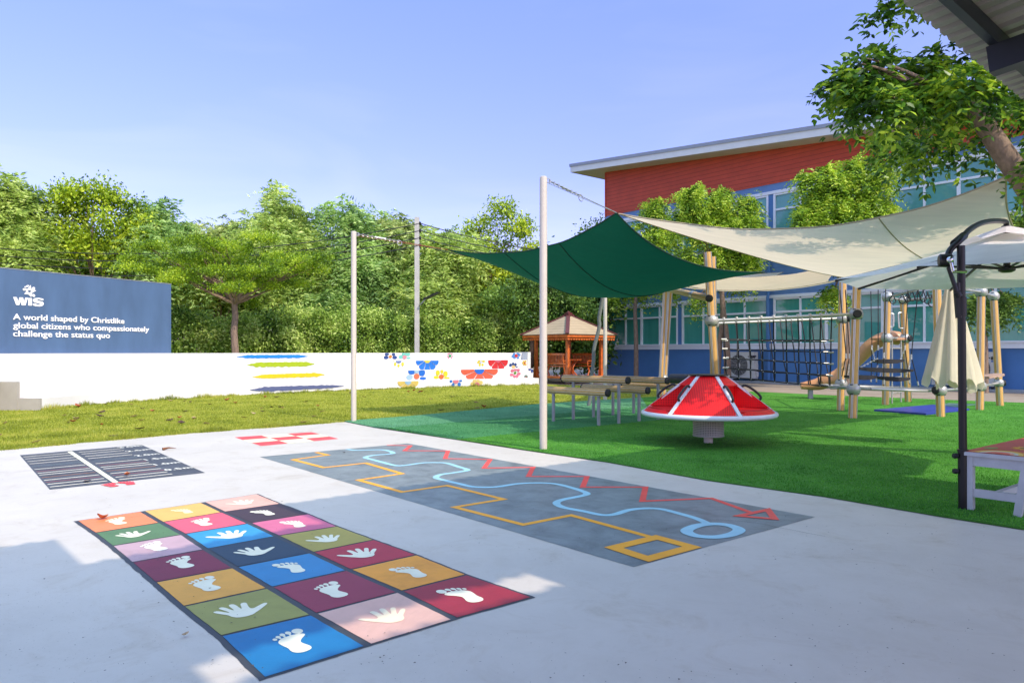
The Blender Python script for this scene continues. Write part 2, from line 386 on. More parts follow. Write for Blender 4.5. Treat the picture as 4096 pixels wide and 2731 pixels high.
def patiomat():
    m, nt, b = newmat('painted_concrete')
    a = noisetex(nt, 0.9, 8, 0.65); st = noisetex(nt, 2.2, 9, 0.75, dist=0.6); sp = noisetex(nt, 60, 4, 0.7); big = noisetex(nt, 0.35, 3)
    base = ramp(nt, a, [(0.3, (0.545, 0.495, 0.43)), (0.55, (0.60, 0.548, 0.478)), (0.8, (0.64, 0.588, 0.515))])
    stain = ramp(nt, st, [(0.34, (0.95, 0.94, 0.92)), (0.50, (1, 1, 1)), (0.60, (0.93, 0.91, 0.88)), (0.74, (0.74, 0.70, 0.62))])
    speck = ramp(nt, sp, [(0.30, (0.45, 0.42, 0.37)), (0.37, (1, 1, 1))])
    gate = ramp(nt, big, [(0.45, (0, 0, 0)), (0.6, (1, 1, 1))])
    m1 = N(nt, 'ShaderNodeMix', data_type='RGBA', blend_type='MULTIPLY'); m1.inputs[0].default_value = 0.9
    nt.links.new(base, m1.inputs[6]); nt.links.new(stain, m1.inputs[7])
    m2 = N(nt, 'ShaderNodeMix', data_type='RGBA', blend_type='MULTIPLY'); nt.links.new(gate, m2.inputs[0])
    nt.links.new(m1.outputs[2], m2.inputs[6]); nt.links.new(speck, m2.inputs[7])
    nt.links.new(m2.outputs[2], b.inputs['Base Color'])
    b.inputs['Roughness'].default_value = 0.5; b.inputs['Specular IOR Level'].default_value = 0.4
    h = noisetex(nt, 14, 8, 0.7); bp = N(nt, 'ShaderNodeBump'); bp.inputs['Strength'].default_value = 0.25; bp.inputs['Distance'].default_value = 0.004
    nt.links.new(h, bp.inputs['Height']); nt.links.new(bp.outputs[0], b.inputs['Normal'])
    return m
M['patio'] = patiomat()
M['soil'] = groundmat('soil', [(0.3, (0.07, 0.05, 0.03)), (0.6, (0.13, 0.10, 0.06)), (0.8, (0.09, 0.12, 0.03))], 0.8, 12)
M['lawn'] = groundmat('lawn', [(0.22, (0.15, 0.19, 0.020)), (0.45, (0.28, 0.31, 0.030)), (0.65, (0.41, 0.40, 0.055)), (0.85, (0.48, 0.42, 0.12))], 1.1, 45, fine=0.55, bumpd=0.03, bs=70)
def turfm(n, k, g=1.0): return groundmat(n, [(0.25, (0.040 * k, 0.15 * k * g, 0.020 * k)), (0.5, (0.075 * k, 0.25 * k * g, 0.034 * k)), (0.8, (0.13 * k, 0.34 * k * g, 0.055 * k))], 1.4, 120, fine=0.7, bumpd=0.012, bs=220)
M['turf'] = turfm('artificial_turf', 1.0)
M['turf_mid'] = groundmat('turf_lighter_roll', [(0.25, (0.035, 0.16, 0.055)), (0.5, (0.065, 0.24, 0.085)), (0.8, (0.10, 0.31, 0.12))], 1.4, 120, fine=0.7, bumpd=0.012, bs=220)
M['turf_light'] = groundmat('turf_lightest_roll', [(0.25, (0.07, 0.22, 0.10)), (0.5, (0.115, 0.31, 0.150)), (0.8, (0.16, 0.38, 0.20))], 1.4, 120, fine=0.7, bumpd=0.012, bs=220)
M['paving'] = groundmat('paving', [(0.3, (0.26, 0.20, 0.16)), (0.55, (0.33, 0.27, 0.22)), (0.8, (0.38, 0.33, 0.28))], 0.9, 20, fine=0.3, bumpd=0.004)
M['apron'] = groundmat('concrete_apron', [(0.3, (0.26, 0.27, 0.29)), (0.55, (0.33, 0.34, 0.36)), (0.8, (0.38, 0.39, 0.40))], 0.9, 20, fine=0.3, bumpd=0.004)
def zz(p, z): return Vector((p[0], p[1], z))
g = MB(); g.quad((-900, -200, -0.06), (900, -200, -0.06), (900, 1500, -0.06), (-900, 1500, -0.06)); tag(build(g, 'ground', 'soil', recalc=False), kind='structure')
g = MB(); g.quad((-60, -12, -0.02), (40, -12, -0.02), (40, 60, -0.02), (-60, 60, -0.02)); tag(build(g, 'lawn', 'lawn', recalc=False), kind='structure')
def gd(x, y, z=0.0): return ground(D(x, y), z)
edgeL = [gd(*p) for p in ((0, 1033.5), (402, 997), (761, 970.7), (790, 968))]
edgeR = [gd(*p) for p in ((863, 982.4), (1030, 1007), (1202.8, 1033.6), (1396, 1062), (1624.5, 1103.6), (1892.7, 1141), (2009.8, 1161), (2164.5, 1187.4), (2352, 1217))]
patio = [Vector((-16, 2, 0))] + edgeL + edgeR + [Vector((9, 0, 0)), Vector((16, -10, 0)), Vector((-16, -10, 0))]
def slab(mb, P, z0, z1):
    n = len(P); b = len(mb.v)
    mb.v += [zz(p, z1) for p in P] + [zz(p, z0) for p in P]
    a = sum(P[i][0] * P[(i + 1) % n][1] - P[(i + 1) % n][0] * P[i][1] for i in range(n))
    mb.face(range(b, b + n) if a > 0 else range(b + n - 1, b - 1, -1))
    for i in range(n): j = (i + 1) % n; mb.face((b + i, b + j, b + n + j, b + n + i))
g = MB(); slab(g, patio, -0.05, 0.0); tag(build(g, 'patio', 'patio'), kind='structure')
# turf: laid in rolls of slightly different green
cor = gd(790, 968)
far = [gd(*p) for p in ((949, 956), (1238, 928.5), (1473, 913.7), (1726, 899.8), (1952, 910.7), (2352, 926))]
def Lc(p): return p[0] * Ld.x + p[1] * Ld.y
turf = [cor] + edgeR + [Vector((9, 0.0, 0)), Vector((22, 12, 0))] + far[::-1]
s1a, s1b = gd(890, 984.5), gd(1238, 955); s2a, s2b = gd(1058, 1009.8), gd(1400, 977)
def ext(a, b, k): return a + (b - a) * k
r1 = [cor, gd(863, 982.4), s1a, ext(s1a, s1b, 2.0), far[2], far[1], far[0]]
r2 = [s1a, gd(1030, 1007), s2a, ext(s2a, s2b, 2.0), ext(s1a, s1b, 2.0)]
r3 = [s2a] + edgeR[2:] + [Vector((9, 0.0, 0)), Vector((22, 12, 0))] + far[:1:-1] + [ext(s1a, s1b, 2.0), ext(s2a, s2b, 2.0)]
g = MB()
for i, P in enumerate((r3, r2, r1)):
    g.cur = i; slab(g, P, -0.03, 0.018)
tag(build(g, 'artificial_turf', ['turf', 'turf_mid', 'turf_light']), kind='structure')
pav = [Vector((-1.5, 36.8, 0)), gd(1300, 882.8), far[3] + Vector((0, 0.02, 0)), far[5], Vector((30, 5.2, 0)), Vector((45, 20, 0)), Vector((8, 62, 0)), Vector((-6, 52, 0))]
g = MB(); slab(g, pav, -0.05, 0.008); tag(build(g, 'pavement', 'paving'), kind='structure')
# grass blades
def blades(name, n, y0, y1, test, h, wd, mats, midf=None, lean=0.5, power=1.6, zb=0.0):
    u = RNG.random(n); Y = y0 * (y1 / y0) ** u; X = (RNG.random(n) * 1.5 - 0.75) * Y
    k = test(X, Y); X = X[k]; Y = Y[k]; n = len(X)
    a = RNG.random(n) * 2 * np.pi; hh = h * (0.6 + 0.8 * RNG.random(n)); w2 = wd * (0.7 + 0.6 * RNG.random(n)) / 2
    l = lean * hh * RNG.random(n); b = RNG.random(n) * 2 * np.pi
    V = np.zeros((n, 3, 3)); V[:, 0] = np.c_[X - np.cos(a) * w2, Y - np.sin(a) * w2, np.full(n, zb)]
    V[:, 1] = np.c_[X + np.cos(a) * w2, Y + np.sin(a) * w2, np.full(n, zb)]
    V[:, 2] = np.c_[X + np.cos(b) * l, Y + np.sin(b) * l, zb + hh]
    return npmesh(name, V.reshape(-1, 3), 3, 3, mats, midx=midf(X, Y) if midf else None)
M['blade'] = leafmat('lawn_blades', (0.14, 0.18, 0.015), (0.27, 0.32, 0.03), (0.44, 0.43, 0.08), 0.3)
M['tblade'] = leafmat('turf_fibres', (0.028, 0.15, 0.008), (0.066, 0.28, 0.018), (0.14, 0.42, 0.045), 0.2)
M['tblade2'] = leafmat('turf_fibres_mid', (0.04, 0.18, 0.06), (0.07, 0.25, 0.09), (0.12, 0.33, 0.13), 0.2)
M['tblade3'] = leafmat('turf_fibres_light', (0.08, 0.24, 0.11), (0.12, 0.32, 0.155), (0.18, 0.4, 0.22), 0.2)
front0 = [(-11.86, 18.64), (-11.6, 20.6), (-10.35, 22.9), (-8.6, 25.4), (-6.28, 27.8), (-2.9, 30.4), (1.2, 32.9)]
lawnpoly = [(-16, 2)] + [(p.x, p.y) for p in edgeL] + [(p.x, p.y) for p in far[:4]] + [(2.4, 33)] + front0[::-1] + [(-16, 18.6)]
tag(blades('grass', 330000, 9.5, 33, lambda X, Y: inpoly(X, Y, lawnpoly), 0.035, 0.016, 'blade', zb=-0.02), 'short yellow green grass of the lawn in front of the white steps', 'grass', kind='stuff')
P1 = [(p.x, p.y) for p in r1]; P2 = [(p.x, p.y) for p in r2]; PT = [(p.x, p.y) for p in turf]
tag(blades('turf_pile', 420000, 5.6, 24, lambda X, Y: inpoly(X, Y, PT), 0.020, 0.011, ['tblade', 'tblade2', 'tblade3'],
    lambda X, Y: np.where(inpoly(X, Y, P1), 2, np.where(inpoly(X, Y, P2), 1, 0)), zb=0.012), 'bright green artificial grass fibres under the play equipment', 'artificial grass', kind='stuff')

# tufts hanging over the patio edge and along the foot of the steps, grit, cracks
def fringe(name, pts, n, h, wd, m_, lab, jit=.05, zb=-.015):
    P = [(p[0], p[1]) for p in pts]; L_ = [math.hypot(P[i + 1][0] - P[i][0], P[i + 1][1] - P[i][1]) for i in range(len(P) - 1)]; S_ = sum(L_); X = []; Y = []
    for l, a, b in zip(L_, P[:-1], P[1:]):
        k = int(n * l / S_); t = RNG.random(k); X.append(a[0] + (b[0] - a[0]) * t); Y.append(a[1] + (b[1] - a[1]) * t)
    X = np.concatenate(X); Y = np.concatenate(Y); n = len(X); clump = np.array([0.3 + 1.4 * max(0, noise.noise(Vector((x * 3, y * 3, 1))) + .35) for x, y in zip(X, Y)])
    X = X + RNG.normal(size=n) * jit; Y = Y + RNG.normal(size=n) * jit; a = RNG.random(n) * 6.283; hh = h * clump * (.5 + RNG.random(n)); V = np.zeros((n, 3, 3)); b = RNG.random(n) * 6.283; l = hh * .7 * RNG.random(n)
    V[:, 0] = np.c_[X - np.cos(a) * wd / 2, Y - np.sin(a) * wd / 2, np.full(n, zb)]; V[:, 1] = np.c_[X + np.cos(a) * wd / 2, Y + np.sin(a) * wd / 2, np.full(n, zb)]; V[:, 2] = np.c_[X + np.cos(b) * l, Y + np.sin(b) * l, zb + hh]
    tag(npmesh(name, V.reshape(-1, 3), 3, 3, m_), lab, 'grass', kind='stuff')
fringe('edge_grass', edgeL, 16000, .055, .010, 'blade', 'ragged grass growing over the edge of the patio')
fringe('wall_grass', front0, 9000, .09, .016, 'blade', 'longer grass along the foot of the white steps', .06)
M['gap'] = mat('dirt_in_gap', (0.05, 0.04, 0.03), 0.95, 0.4, 30)
M['grit'] = mat('grit', (0.10, 0.085, 0.07), 0.95, 0.6, 50)
k_ = 2600; gy = 3.2 * (15 / 3.2) ** RNG.random(k_); gx = (RNG.random(k_) * 1.5 - .75) * gy; ok_ = inpoly(gx, gy, [(p[0], p[1]) for p in patio]); cl_ = np.array([noise.noise(Vector((x * .8, y * .8, 3))) > -.12 for x, y in zip(gx, gy)]); gx = gx[ok_ & cl_]; gy = gy[ok_ & cl_]; k_ = len(gx)
ga = RNG.random((k_, 1)) * 6.283 + np.array([[0, 2.0, 4.1]]); gr = (.0022 + .006 * RNG.random((k_, 1)) ** 5); V = np.stack([gx[:, None] + np.cos(ga) * gr * (.6 + RNG.random((k_, 3))), gy[:, None] + np.sin(ga) * gr * (.6 + RNG.random((k_, 3))), .0075 + RNG.random((k_, 3)) * .003], axis=2)
tag(npmesh('grit', V.reshape(-1, 3), 3, 3, 'grit'), 'dark specks of grit and leaf crumbs scattered over the patio', 'grit', kind='stuff')

# ---------------------------------------------------------------- painted floor games
Zs = [0.002, 0.004, 0.006]
def quadpaint(mb, P, z): mb.poly([zz(p, z) for p in P])
def paint(name, c, rough=0.5, var=0.07):
    m, nt, b = newmat(name)
    lo = noisetex(nt, 3.0, 9, 0.7, dist=0.4); chip = noisetex(nt, 34, 8, 0.8); dirt = noisetex(nt, 1.3, 9, 0.75, dist=1.0); gate = noisetex(nt, 0.9, 3)
    cc_ = ramp(nt, lo, [(0.3, mul(c, 1 - var * 1.5)), (0.5, c), (0.72, mul(c, 1 + var * 1.2))])
    worn = tuple(x * .45 + .55 * y for x, y in zip(c, (0.60, 0.58, 0.53)))
    def mixin(fac, col1, col2, mode='MIX'):
        mx = N(nt, 'ShaderNodeMix', data_type='RGBA', blend_type=mode)
        if isinstance(fac, float): mx.inputs[0].default_value = fac
        else: nt.links.new(fac, mx.inputs[0])
        nt.links.new(col1, mx.inputs[6])
        if isinstance(col2, tuple): mx.inputs[7].default_value = (*col2, 1)
        else: nt.links.new(col2, mx.inputs[7])
        return mx.outputs[2]
    cf_ = ramp(nt, chip, [(0.66, (0, 0, 0)), (0.70, (.75, .75, .75))]); gf = ramp(nt, gate, [(0.42, (0.15,) * 3), (0.62, (1, 1, 1))])
    f2 = N(nt, 'ShaderNodeMath', operation='MULTIPLY'); nt.links.new(cf_, f2.inputs[0]); nt.links.new(gf, f2.inputs[1])
    o = mixin(f2.outputs[0], cc_, worn); df = ramp(nt, dirt, [(0.52, (1, 1, 1)), (0.66, (0.90, 0.89, 0.86)), (0.78, (0.76, 0.74, 0.70))]); o = mixin(1.0, o, df, 'MULTIPLY')
    nt.links.new(o, b.inputs['Base Color']); b.inputs['Roughness'].default_value = rough; b.inputs['Specular IOR Level'].default_value = 0.4
    bp = N(nt, 'ShaderNodeBump'); bp.inputs['Strength'].default_value = 0.3; bp.inputs['Distance'].default_value = 0.004; nt.links.new(chip, bp.inputs['Height']); nt.links.new(bp.outputs[0], b.inputs['Normal'])
    return m
C_ = {}
def wallcol(h, k=0.5):
    q = 'w' + h
    if q not in C_: C_[q] = mat('wall_paint_' + h.lower(), hexlin(h, k), 0.6, 0.08, 6, 0.05, 30)
    return C_[q]
def col(h, k=0.80):
    if h not in C_:
        c = hexlin(h, k); C_[h] = paint('paint_' + h.lower(), (min(.86, c[0] * 1.38), min(.82, c[1] * 1.18), min(.80, c[2] * .92)))
    return C_[h]
r7 = fr(0, 1600, 1.176); h1 = fr(250, 1950, 2.352); h2 = fr(1000, 2100, 1.96); g3 = fr(1000, 1760, 2.6133); g4 = fr(2000, 1850, 1.8092); g8 = fr(900, 1600, 0.98); z6 = fr(0, 1750, 2.6133); r1z = fr(700, 1500, 1.47)
GR = [[(345, 570), (668, 523), (952, 481), (1213, 441)], [(430, 628), (758, 576), (1050, 527), (1325, 487)], [(510, 690), (862, 632), (1172, 580), (1457, 535)],
      [(600, 768), (967, 702), (1302, 640), (1594, 593)], [(708, 862), (1105, 788), (1465, 718), (1767, 656)], [(838, 977), (1268, 883), (1640, 800), (1967, 727)],
      [(1012, 1117), (1475, 1008), (1880, 902), (2202, 820)], [(1220, 1322), (1738, 1158), (2145, 1033), (2519, 928)]]
GW = [[ground(r7(*p)) for p in row] for row in GR]
hop = thing('hopscotch', 'painted hopscotch of 21 coloured squares with white hand and foot prints, outlined in charcoal', 'floor game', zz(GW[4][1], 0))
out = GW[0] + [r[3] for r in GW[1:]] + GW[7][2::-1] + [GW[i][0] for i in range(6, 0, -1)]
def subdiv_jit(P, step=0.03, amp=0.006):
    o = []
    for i in range(len(P)):
        a, b = P[i], P[(i + 1) % len(P)]; n = max(1, int((b - a).length / step)); nd = Vector((-(b - a).y, (b - a).x, 0)).normalized()
        for k in range(n):
            q = a.lerp(b, k / n); o.append(q + nd * (0 if k == 0 else amp * noise.noise(q * 9) + amp * 0.5 * noise.noise(q * 40)))
    return o
g = MB(); quadpaint(g, subdiv_jit(out), Zs[0]); build(g, 'outline_paint', col('3B4350'), hop)
names = [['F4895F', '56805C', 'CDB6D2', '7A2546', 'DCA845', '929A55', '1479C4'], ['F8CD78', 'DC5F7E', '3599DF', '24405E', '2F87CF', '8B2F50', 'EBC9CB'], ['F5C6C4', '41323F', 'C66C9B', 'A5A153', 'AC2C46', 'E8A233', '96283E']]
words = [['orange', 'dark green', 'lilac', 'plum', 'mustard', 'olive', 'bright blue'], ['pale yellow', 'rose', 'sky blue', 'navy', 'blue', 'maroon', 'pale pink'], ['blush pink', 'dark purple', 'mauve', 'olive green', 'crimson', 'amber', 'dark red']]
FOOT = [(-0.02, -0.02), (0.10, 0.01), (0.17, 0.09), (0.17, 0.2), (0.12, 0.34), (0.10, 0.46), (0.17, 0.6), (0.27, 0.72), (0.28, 0.8), (0.18, 0.86), (0.02, 0.85), (-0.12, 0.81), (-0.22, 0.72), (-0.26, 0.6), (-0.23, 0.44), (-0.19, 0.28), (-0.19, 0.12), (-0.12, 0.01)]
TOES = [(0.22, 0.99, 0.105, 0.135), (0.045, 1.0, 0.055, 0.085), (-0.075, 0.965, 0.05, 0.08), (-0.175, 0.90, 0.045, 0.07), (-0.262, 0.82, 0.042, 0.062)]
def local(org, dy, L, W):
    dx = Vector((dy.y, -dy.x, 0)); return lambda a, b: org + dx * (a * W) + dy * (b * L)
def footprint(mb, fr_, toe, heel, side, z, k=1.0):
    a = ground(fr_(*heel)); b = ground(fr_(*toe)); L = (b - a).length * 1.08; d = (b - a).normalized(); T = local(zz(a, z), d, L, L * side * 0.98 * k)
    mb.poly([T(*p) for p in catmull([(x, y, 0) for x, y in FOOT], 3, True) for p in [(p[0], p[1])]])
    for i, (x, y, rx, ry) in enumerate(TOES):
        mb.poly([T(x + rx * math.cos(t), y + ry * math.sin(t)) for t in [2 * math.pi * q / 14 for q in range(14)]])
        mb.quad(T(x * 0.92 - 0.02, 0.78), T(x * 0.92 + 0.02, 0.78), T(x + 0.02, y - 0.02), T(x - 0.02, y - 0.02))
        mb.v[-4:] = [v + Vector((0, 0, 0.0005)) for v in mb.v[-4:]]
HAND = [(0.0, 0.0), (0.17, 0.03), (0.30, 0.14), (0.44, 0.26), (0.60, 0.42), (0.72, 0.56), (0.70, 0.63), (0.62, 0.62), (0.50, 0.54), (0.36, 0.45), (0.29, 0.47), (0.28, 0.60), (0.33, 0.88), (0.31, 0.96), (0.24, 0.97), (0.18, 0.88), (0.12, 0.62), (0.09, 0.62), (0.08, 0.92), (0.04, 1.03), (-0.04, 1.03), (-0.07, 0.92), (-0.07, 0.62), (-0.10, 0.62), (-0.18, 0.90), (-0.25, 0.98), (-0.31, 0.94), (-0.30, 0.84), (-0.21, 0.54), (-0.24, 0.52), (-0.38, 0.74), (-0.46, 0.78), (-0.50, 0.72), (-0.44, 0.58), (-0.30, 0.34), (-0.26, 0.18), (-0.16, 0.04)]
def handprint(mb, fr_, tip, wrist, side, z):
    a = ground(fr_(*wrist)); b = ground(fr_(*tip)); L = (b - a).length * 1.02; d = (b - a).normalized(); T = local(zz(a, z), d, L, L * side)
    mb.poly([T(p[0], p[1]) for p in catmull([(x, y, 0) for x, y in HAND], 3, True)])
PR = {(0, 0): ('f', h1, (490, 300), (560, 347), 1), (0, 2): ('f', h1, (820, 535), (945, 592), 1), (0, 3): ('f', h1, (1080, 678), (1185, 755), 1), (0, 4): ('f', h1, (1300, 875), (1430, 970), 1), (0, 6): ('f', h2, (290, 865), (425, 995), 1),
      (1, 0): ('f', h1, (1100, 212), (1200, 242), -1), (1, 1): ('f', h1, (1290, 308), (1368, 358), 1), (1, 4): ('f', h2, (275, 310), (395, 372), -1), (1, 5): ('f', h2, (590, 478), (725, 565), 1),
      (2, 1): ('f', h1, (1850, 225), (1970, 260), -1), (2, 2): ('f', h1, (2140, 325), (2250, 374), -1), (2, 5): ('f', h2, (1190, 345), (1355, 410), -1), (2, 6): ('f', h2, (1580, 515), (1795, 603), -1),
      (0, 1): ('h', h1, (610, 425), (690, 468), 1), (0, 5): ('h', h1, (1590, 1112), (1725, 1218), 1), (1, 3): ('h', h1, (1735, 575), (1845, 638), 1), (1, 2): ('h', h1, (1555, 415), (1625, 478), -1),
      (2, 0): ('h', h1, (1672, 124), (1735, 160), -1), (2, 3): ('h', h2, (575, 85), (640, 134), -1), (2, 4): ('h', h2, (840, 192), (925, 255), -1), (1, 6): ('h', h2, (1035, 665), (1150, 765), -1)}
ghost = {(0, 2): 'F0E6EC', (1, 0): 'F8E3BC', (2, 0): 'F8DCD8', (1, 6): 'F1DAD0', (0, 0): 'F4E4D4'}
for c in range(3):
    for r in range(7):
        q = [GW[r][c], GW[r][c + 1], GW[r + 1][c + 1], GW[r + 1][c]]
        ins = []
        for i in range(4):
            p = q[i]; a = (q[(i + 1) % 4] - p).normalized(); b = (q[i - 1] - p).normalized(); 
            wa, wb = (0.013, 0.013)
            e1 = [c == 0, True][0] if False else None
            # border: thick charcoal lines along the columns, thin ones between the rows
            along_row = a if i in (0, 2) else b; along_col = b if i in (0, 2) else a
            wcol = 0.034 if (i in (0, 3) and c == 0) or (i in (1, 2) and c == 2 and False) else 0.022
            wrow = 0.020 if (r == 0 and i < 2) or (r == 6 and i > 1) else 0.011
            ins.append(p + along_row * wcol + along_col * wrow)
        g = MB(); quadpaint(g, subdiv_jit(ins, 0.04, 0.003), Zs[1])
        sq = build(g, 'painted_square', col(names[c][r], .62 if (c, r) in ghost and c + r > 0 else .80), hop, label='%s square of the hopscotch' % words[c][r])
        k = PR[(c, r)]; g = MB()
        (footprint if k[0] == 'f' else handprint)(g, k[1], k[2], k[3], k[4], Zs[2])
        build(g, 'footprint' if k[0] == 'f' else 'handprint', col(ghost.get((c, r), 'ECE8E0'), 0.9), sq)

def ribbon(mb, pts, wd, z, closed=False, miter=True):
    P = [Vector((p[0], p[1], 0)) for p in pts]; n = len(P); L = []; R = []
    for i in range(n):
        a = P[i - 1] if (i > 0 or closed) else None; b = P[(i + 1) % n] if (i < n - 1 or closed) else None
        t1 = (P[i] - a).normalized() if a is not None else None; t2 = (b - P[i]).normalized() if b is not None else None
        if t1 is None: t1 = t2
        if t2 is None: t2 = t1
        n1 = Vector((-t1.y, t1.x, 0)); n2 = Vector((-t2.y, t2.x, 0)); m = (n1 + n2)
        m = n1 if m.length < 0.2 else m.normalized(); k = min(3.2, 1 / max(0.3, m.dot(n1)))
        L.append(zz(P[i] + m * wd / 2 * k, z)); R.append(zz(P[i] - m * wd / 2 * k, z))
    b0 = len(mb.v); mb.v += L + R
    for i in range(n if closed else n - 1):
        j = (i + 1) % n; mb.face((b0 + i, b0 + j, b0 + n + j, b0 + n + i))
orange_ = paint('paint_trail_orange', (0.95, 0.40, 0.015))
board = thing('path_game', 'long grey painted rectangle with orange, blue and red trails between hopscotch and turf', 'floor game', zz(gd(1200, 1130), 0))
g = MB(); quadpaint(g, subdiv_jit([gd(597, 1049), gd(937, 1018), gd(1872, 1187), gd(1455, 1302)], 0.05, 0.004)[::-1], Zs[0])
mg = paint('paint_grey', (0.20, 0.225, 0.225), 0.45, 0.26); build(g, 'grey_field', mg, board)
G = lambda f, L_: [ground(f(*p)) for p in L_]
g = MB(); ribbon(g, G(g3, [(690, 128), (815, 157), (450, 205), (770, 288), (1210, 241), (1590, 352), (1135, 418), (1590, 543), (2060, 476)]) + G(g8, [(1092, 389), (900, 420)]) + G(g4, [(168, 450), (515, 382), (1085, 538)]), 0.066, Zs[1])
build(g, 'orange_trail', orange_, board)
g = MB(); ribbon(g, G(g4, [(822, 618), (1133, 543), (1390, 613), (1072, 699)]), 0.105, Zs[2], closed=True); build(g, 'orange_square', orange_, board)
bl = G(g3, [(1010, 97), (1120, 108), (1300, 102), (1400, 104), (1470, 120), (1495, 138), (1440, 148), (1290, 160), (1205, 183), (1300, 210), (1400, 237), (1530, 268), (1640, 262), (1800, 240), (1950, 236), (2060, 243), (2180, 280), (2275, 315), (2130, 342), (1990, 363), (1945, 395), (2050, 425), (2200, 460), (2340, 490)]) + G(g8, [(1060, 341), (1150, 328)]) + G(g4, [(300, 148), (420, 158), (560, 195), (630, 225), (575, 245), (450, 270), (408, 295), (460, 325), (600, 352), (740, 380), (830, 375), (930, 345), (1050, 332), (1170, 338), (1300, 370), (1420, 405), (1500, 440)])
g = MB(); ribbon(g, catmull(bl, 4), 0.075, Zs[1]); build(g, 'blue_trail', col('8FC6EA', 0.9), board)
g = MB(); ribbon(g, catmull(G(g4, [(1350, 497), (1420, 461), (1530, 446), (1650, 455), (1730, 487), (1680, 521), (1560, 541), (1420, 532)]), 6, True), 0.10, Zs[2], closed=True); build(g, 'blue_circle', col('8FC6EA', 0.9), board)
rl = G(g3, [(1430, 55), (1680, 59), (1615, 112), (2070, 113), (2040, 194)]) + G(g8, [(1040, 233), (1015, 267)]) + G(g4, [(240, 34), (205, 101), (630, 101), (598, 178), (1053, 178), (1030, 280), (1530, 259), (1810, 360)])
g = MB(); ribbon(g, rl, 0.062, Zs[1]); build(g, 'red_trail', col('E8504E', 0.9), board)
g = MB(); ribbon(g, G(g4, [(1728, 388), (1938, 343), (1988, 410)]), 0.065, Zs[2], closed=True); build(g, 'red_triangle', col('E8504E', 0.9), board)
# distance board
jb = thing('jump_board', 'charcoal painted distance chart with white lines and metre marks by the lawn', 'floor game', zz(gd(230, 1070), 0))
Q = [ground(z6(*p)) for p in ((520, 543), (2143, 367), (1480, 75), (208, 183))]     # near-left, near-right, far-right, far-left
def bq(u, v, z=0.0035): a = Q[0].lerp(Q[1], v); b = Q[3].lerp(Q[2], v); return zz(a.lerp(b, u), z)
g = MB(); quadpaint(g, Q, Zs[0]); build(g, 'charcoal_field', paint('paint_charcoal', (0.070, 0.073, 0.082), 0.5, 0.3), jb)
def bqi(p):
    X = ground(z6(*p)); best = None
    u = v = 0.5
    for _ in range(30):
        e = X - bq(u, v, 0); e.z = 0; du = (bq(u + .01, v, 0) - bq(u, v, 0)) / .01; dv = (bq(u, v + .01, 0) - bq(u, v, 0)) / .01
        det = du.x * dv.y - du.y * dv.x; u += (e.x * dv.y - e.y * dv.x) / det; v += (du.x * e.y - du.y * e.x) / det
    return u, v
va = bqi((1215, 465))[1]
g = MB(); g.poly([ground(z6(*p), 0.0045) for p in ((1185, 471), (1242, 463), (752, 140), (703, 145))]); build(g, 'centre_stripe', col('EBE3D8', 0.9), jb)
left = [(500, 512), (475, 482), (455, 469), (430, 441), (408, 409), (385, 384), (362, 358), (352, 350), (328, 326), (305, 299), (287, 270), (262, 247), (245, 222), (222, 200)]
lc = ['w', 'w', 'r', 'w', 'o', 'w', 'w', 'r', 'w', 'b', 'w', 'w', 'w', 'w']
right = [(1812, 386), (1765, 366), (1718, 342), (1698, 331), (1650, 310), (1610, 287), (1588, 276), (1545, 255), (1500, 237), (1450, 210), (1395, 185), (1355, 163), (1305, 138), (1272, 120)]
hx = {'w': 'E4E2E0', 'r': 'A84A4E', 'o': 'B87A48', 'b': '6C8A98'}
rows = {}
for i in range(14):
    ul, vl = bqi(left[i]); ur, vr = bqi(right[i]); c = lc[i]; rows.setdefault(c, []).append((ul, vl, ur, vr))
for c, L_ in rows.items():
    for ul, vl, ur, vr in L_:
        um = (ul + ur) / 2; h = 0.0050 if c == 'w' else 0.0030
        g = MB(); g.poly([bq(um - h, 0.012), bq(um - h, va - 0.04), bq(um + h, va - 0.04), bq(um + h, 0.012)]); build(g, 'chart_line', col(hx[c], 0.85), jb)
        g = MB(); g.poly([bq(um - h, va + 0.035), bq(um - h, vr), bq(um + h, vr), bq(um + h, va + 0.035)]); build(g, 'chart_line', col(hx[c], 0.85), jb)
dv = (Q[1] - Q[0]).normalized(); du = Vector((-dv.y, dv.x, 0))
for s, p, q in (('0.5m', (1740, 343), (2020, 313)), ('1.0m', (1632, 287), (1890, 259)), ('1.5m', (1532, 235), (1785, 208)), ('2.0m', (1432, 194), (1675, 169)), ('2.5m', (1338, 147), (1585, 122)), ('3.0m', (1262, 108), (1495, 83))):
    o = ground(z6(*p), 0.004); e = ground(z6(*q), 0.004); d_ = (e - o); L_ = d_.length; d_.normalize(); n_ = Vector((-d_.y, d_.x, 0)); v, f = textverts(s, 1, bold=.03, spacing=1.1); x0 = min(a[0] for a in v); wv = max(a[0] for a in v) - x0
    g = MB(); g.v = [o + d_ * ((a[0] - x0) * L_ / wv) + n_ * (a[1] * .185) for a in v]; g.f = f; g.mi = [0] * len(f); build(g, 'metre_mark', col('F0EEEA', 0.9), jb, recalc=False)
for toe, heel, sd in (((1128, 487), (1205, 512), 1), ((1310, 466), (1375, 492), -1)):
    g = MB(); footprint(g, z6, toe, heel, sd, 0.006, 1.15); build(g, 'red_footprint', col('D9434F', 0.9), jb)
ck = thing('checkerboard', 'red and cream painted nine-square checkerboard on the patio beside the lawn', 'floor game', zz(gd(640, 1005), 0))
A, B_, C0, D0 = [ground(r1z(*p)) for p in ((352, 365), (803, 335), (962, 374), (505, 416))]
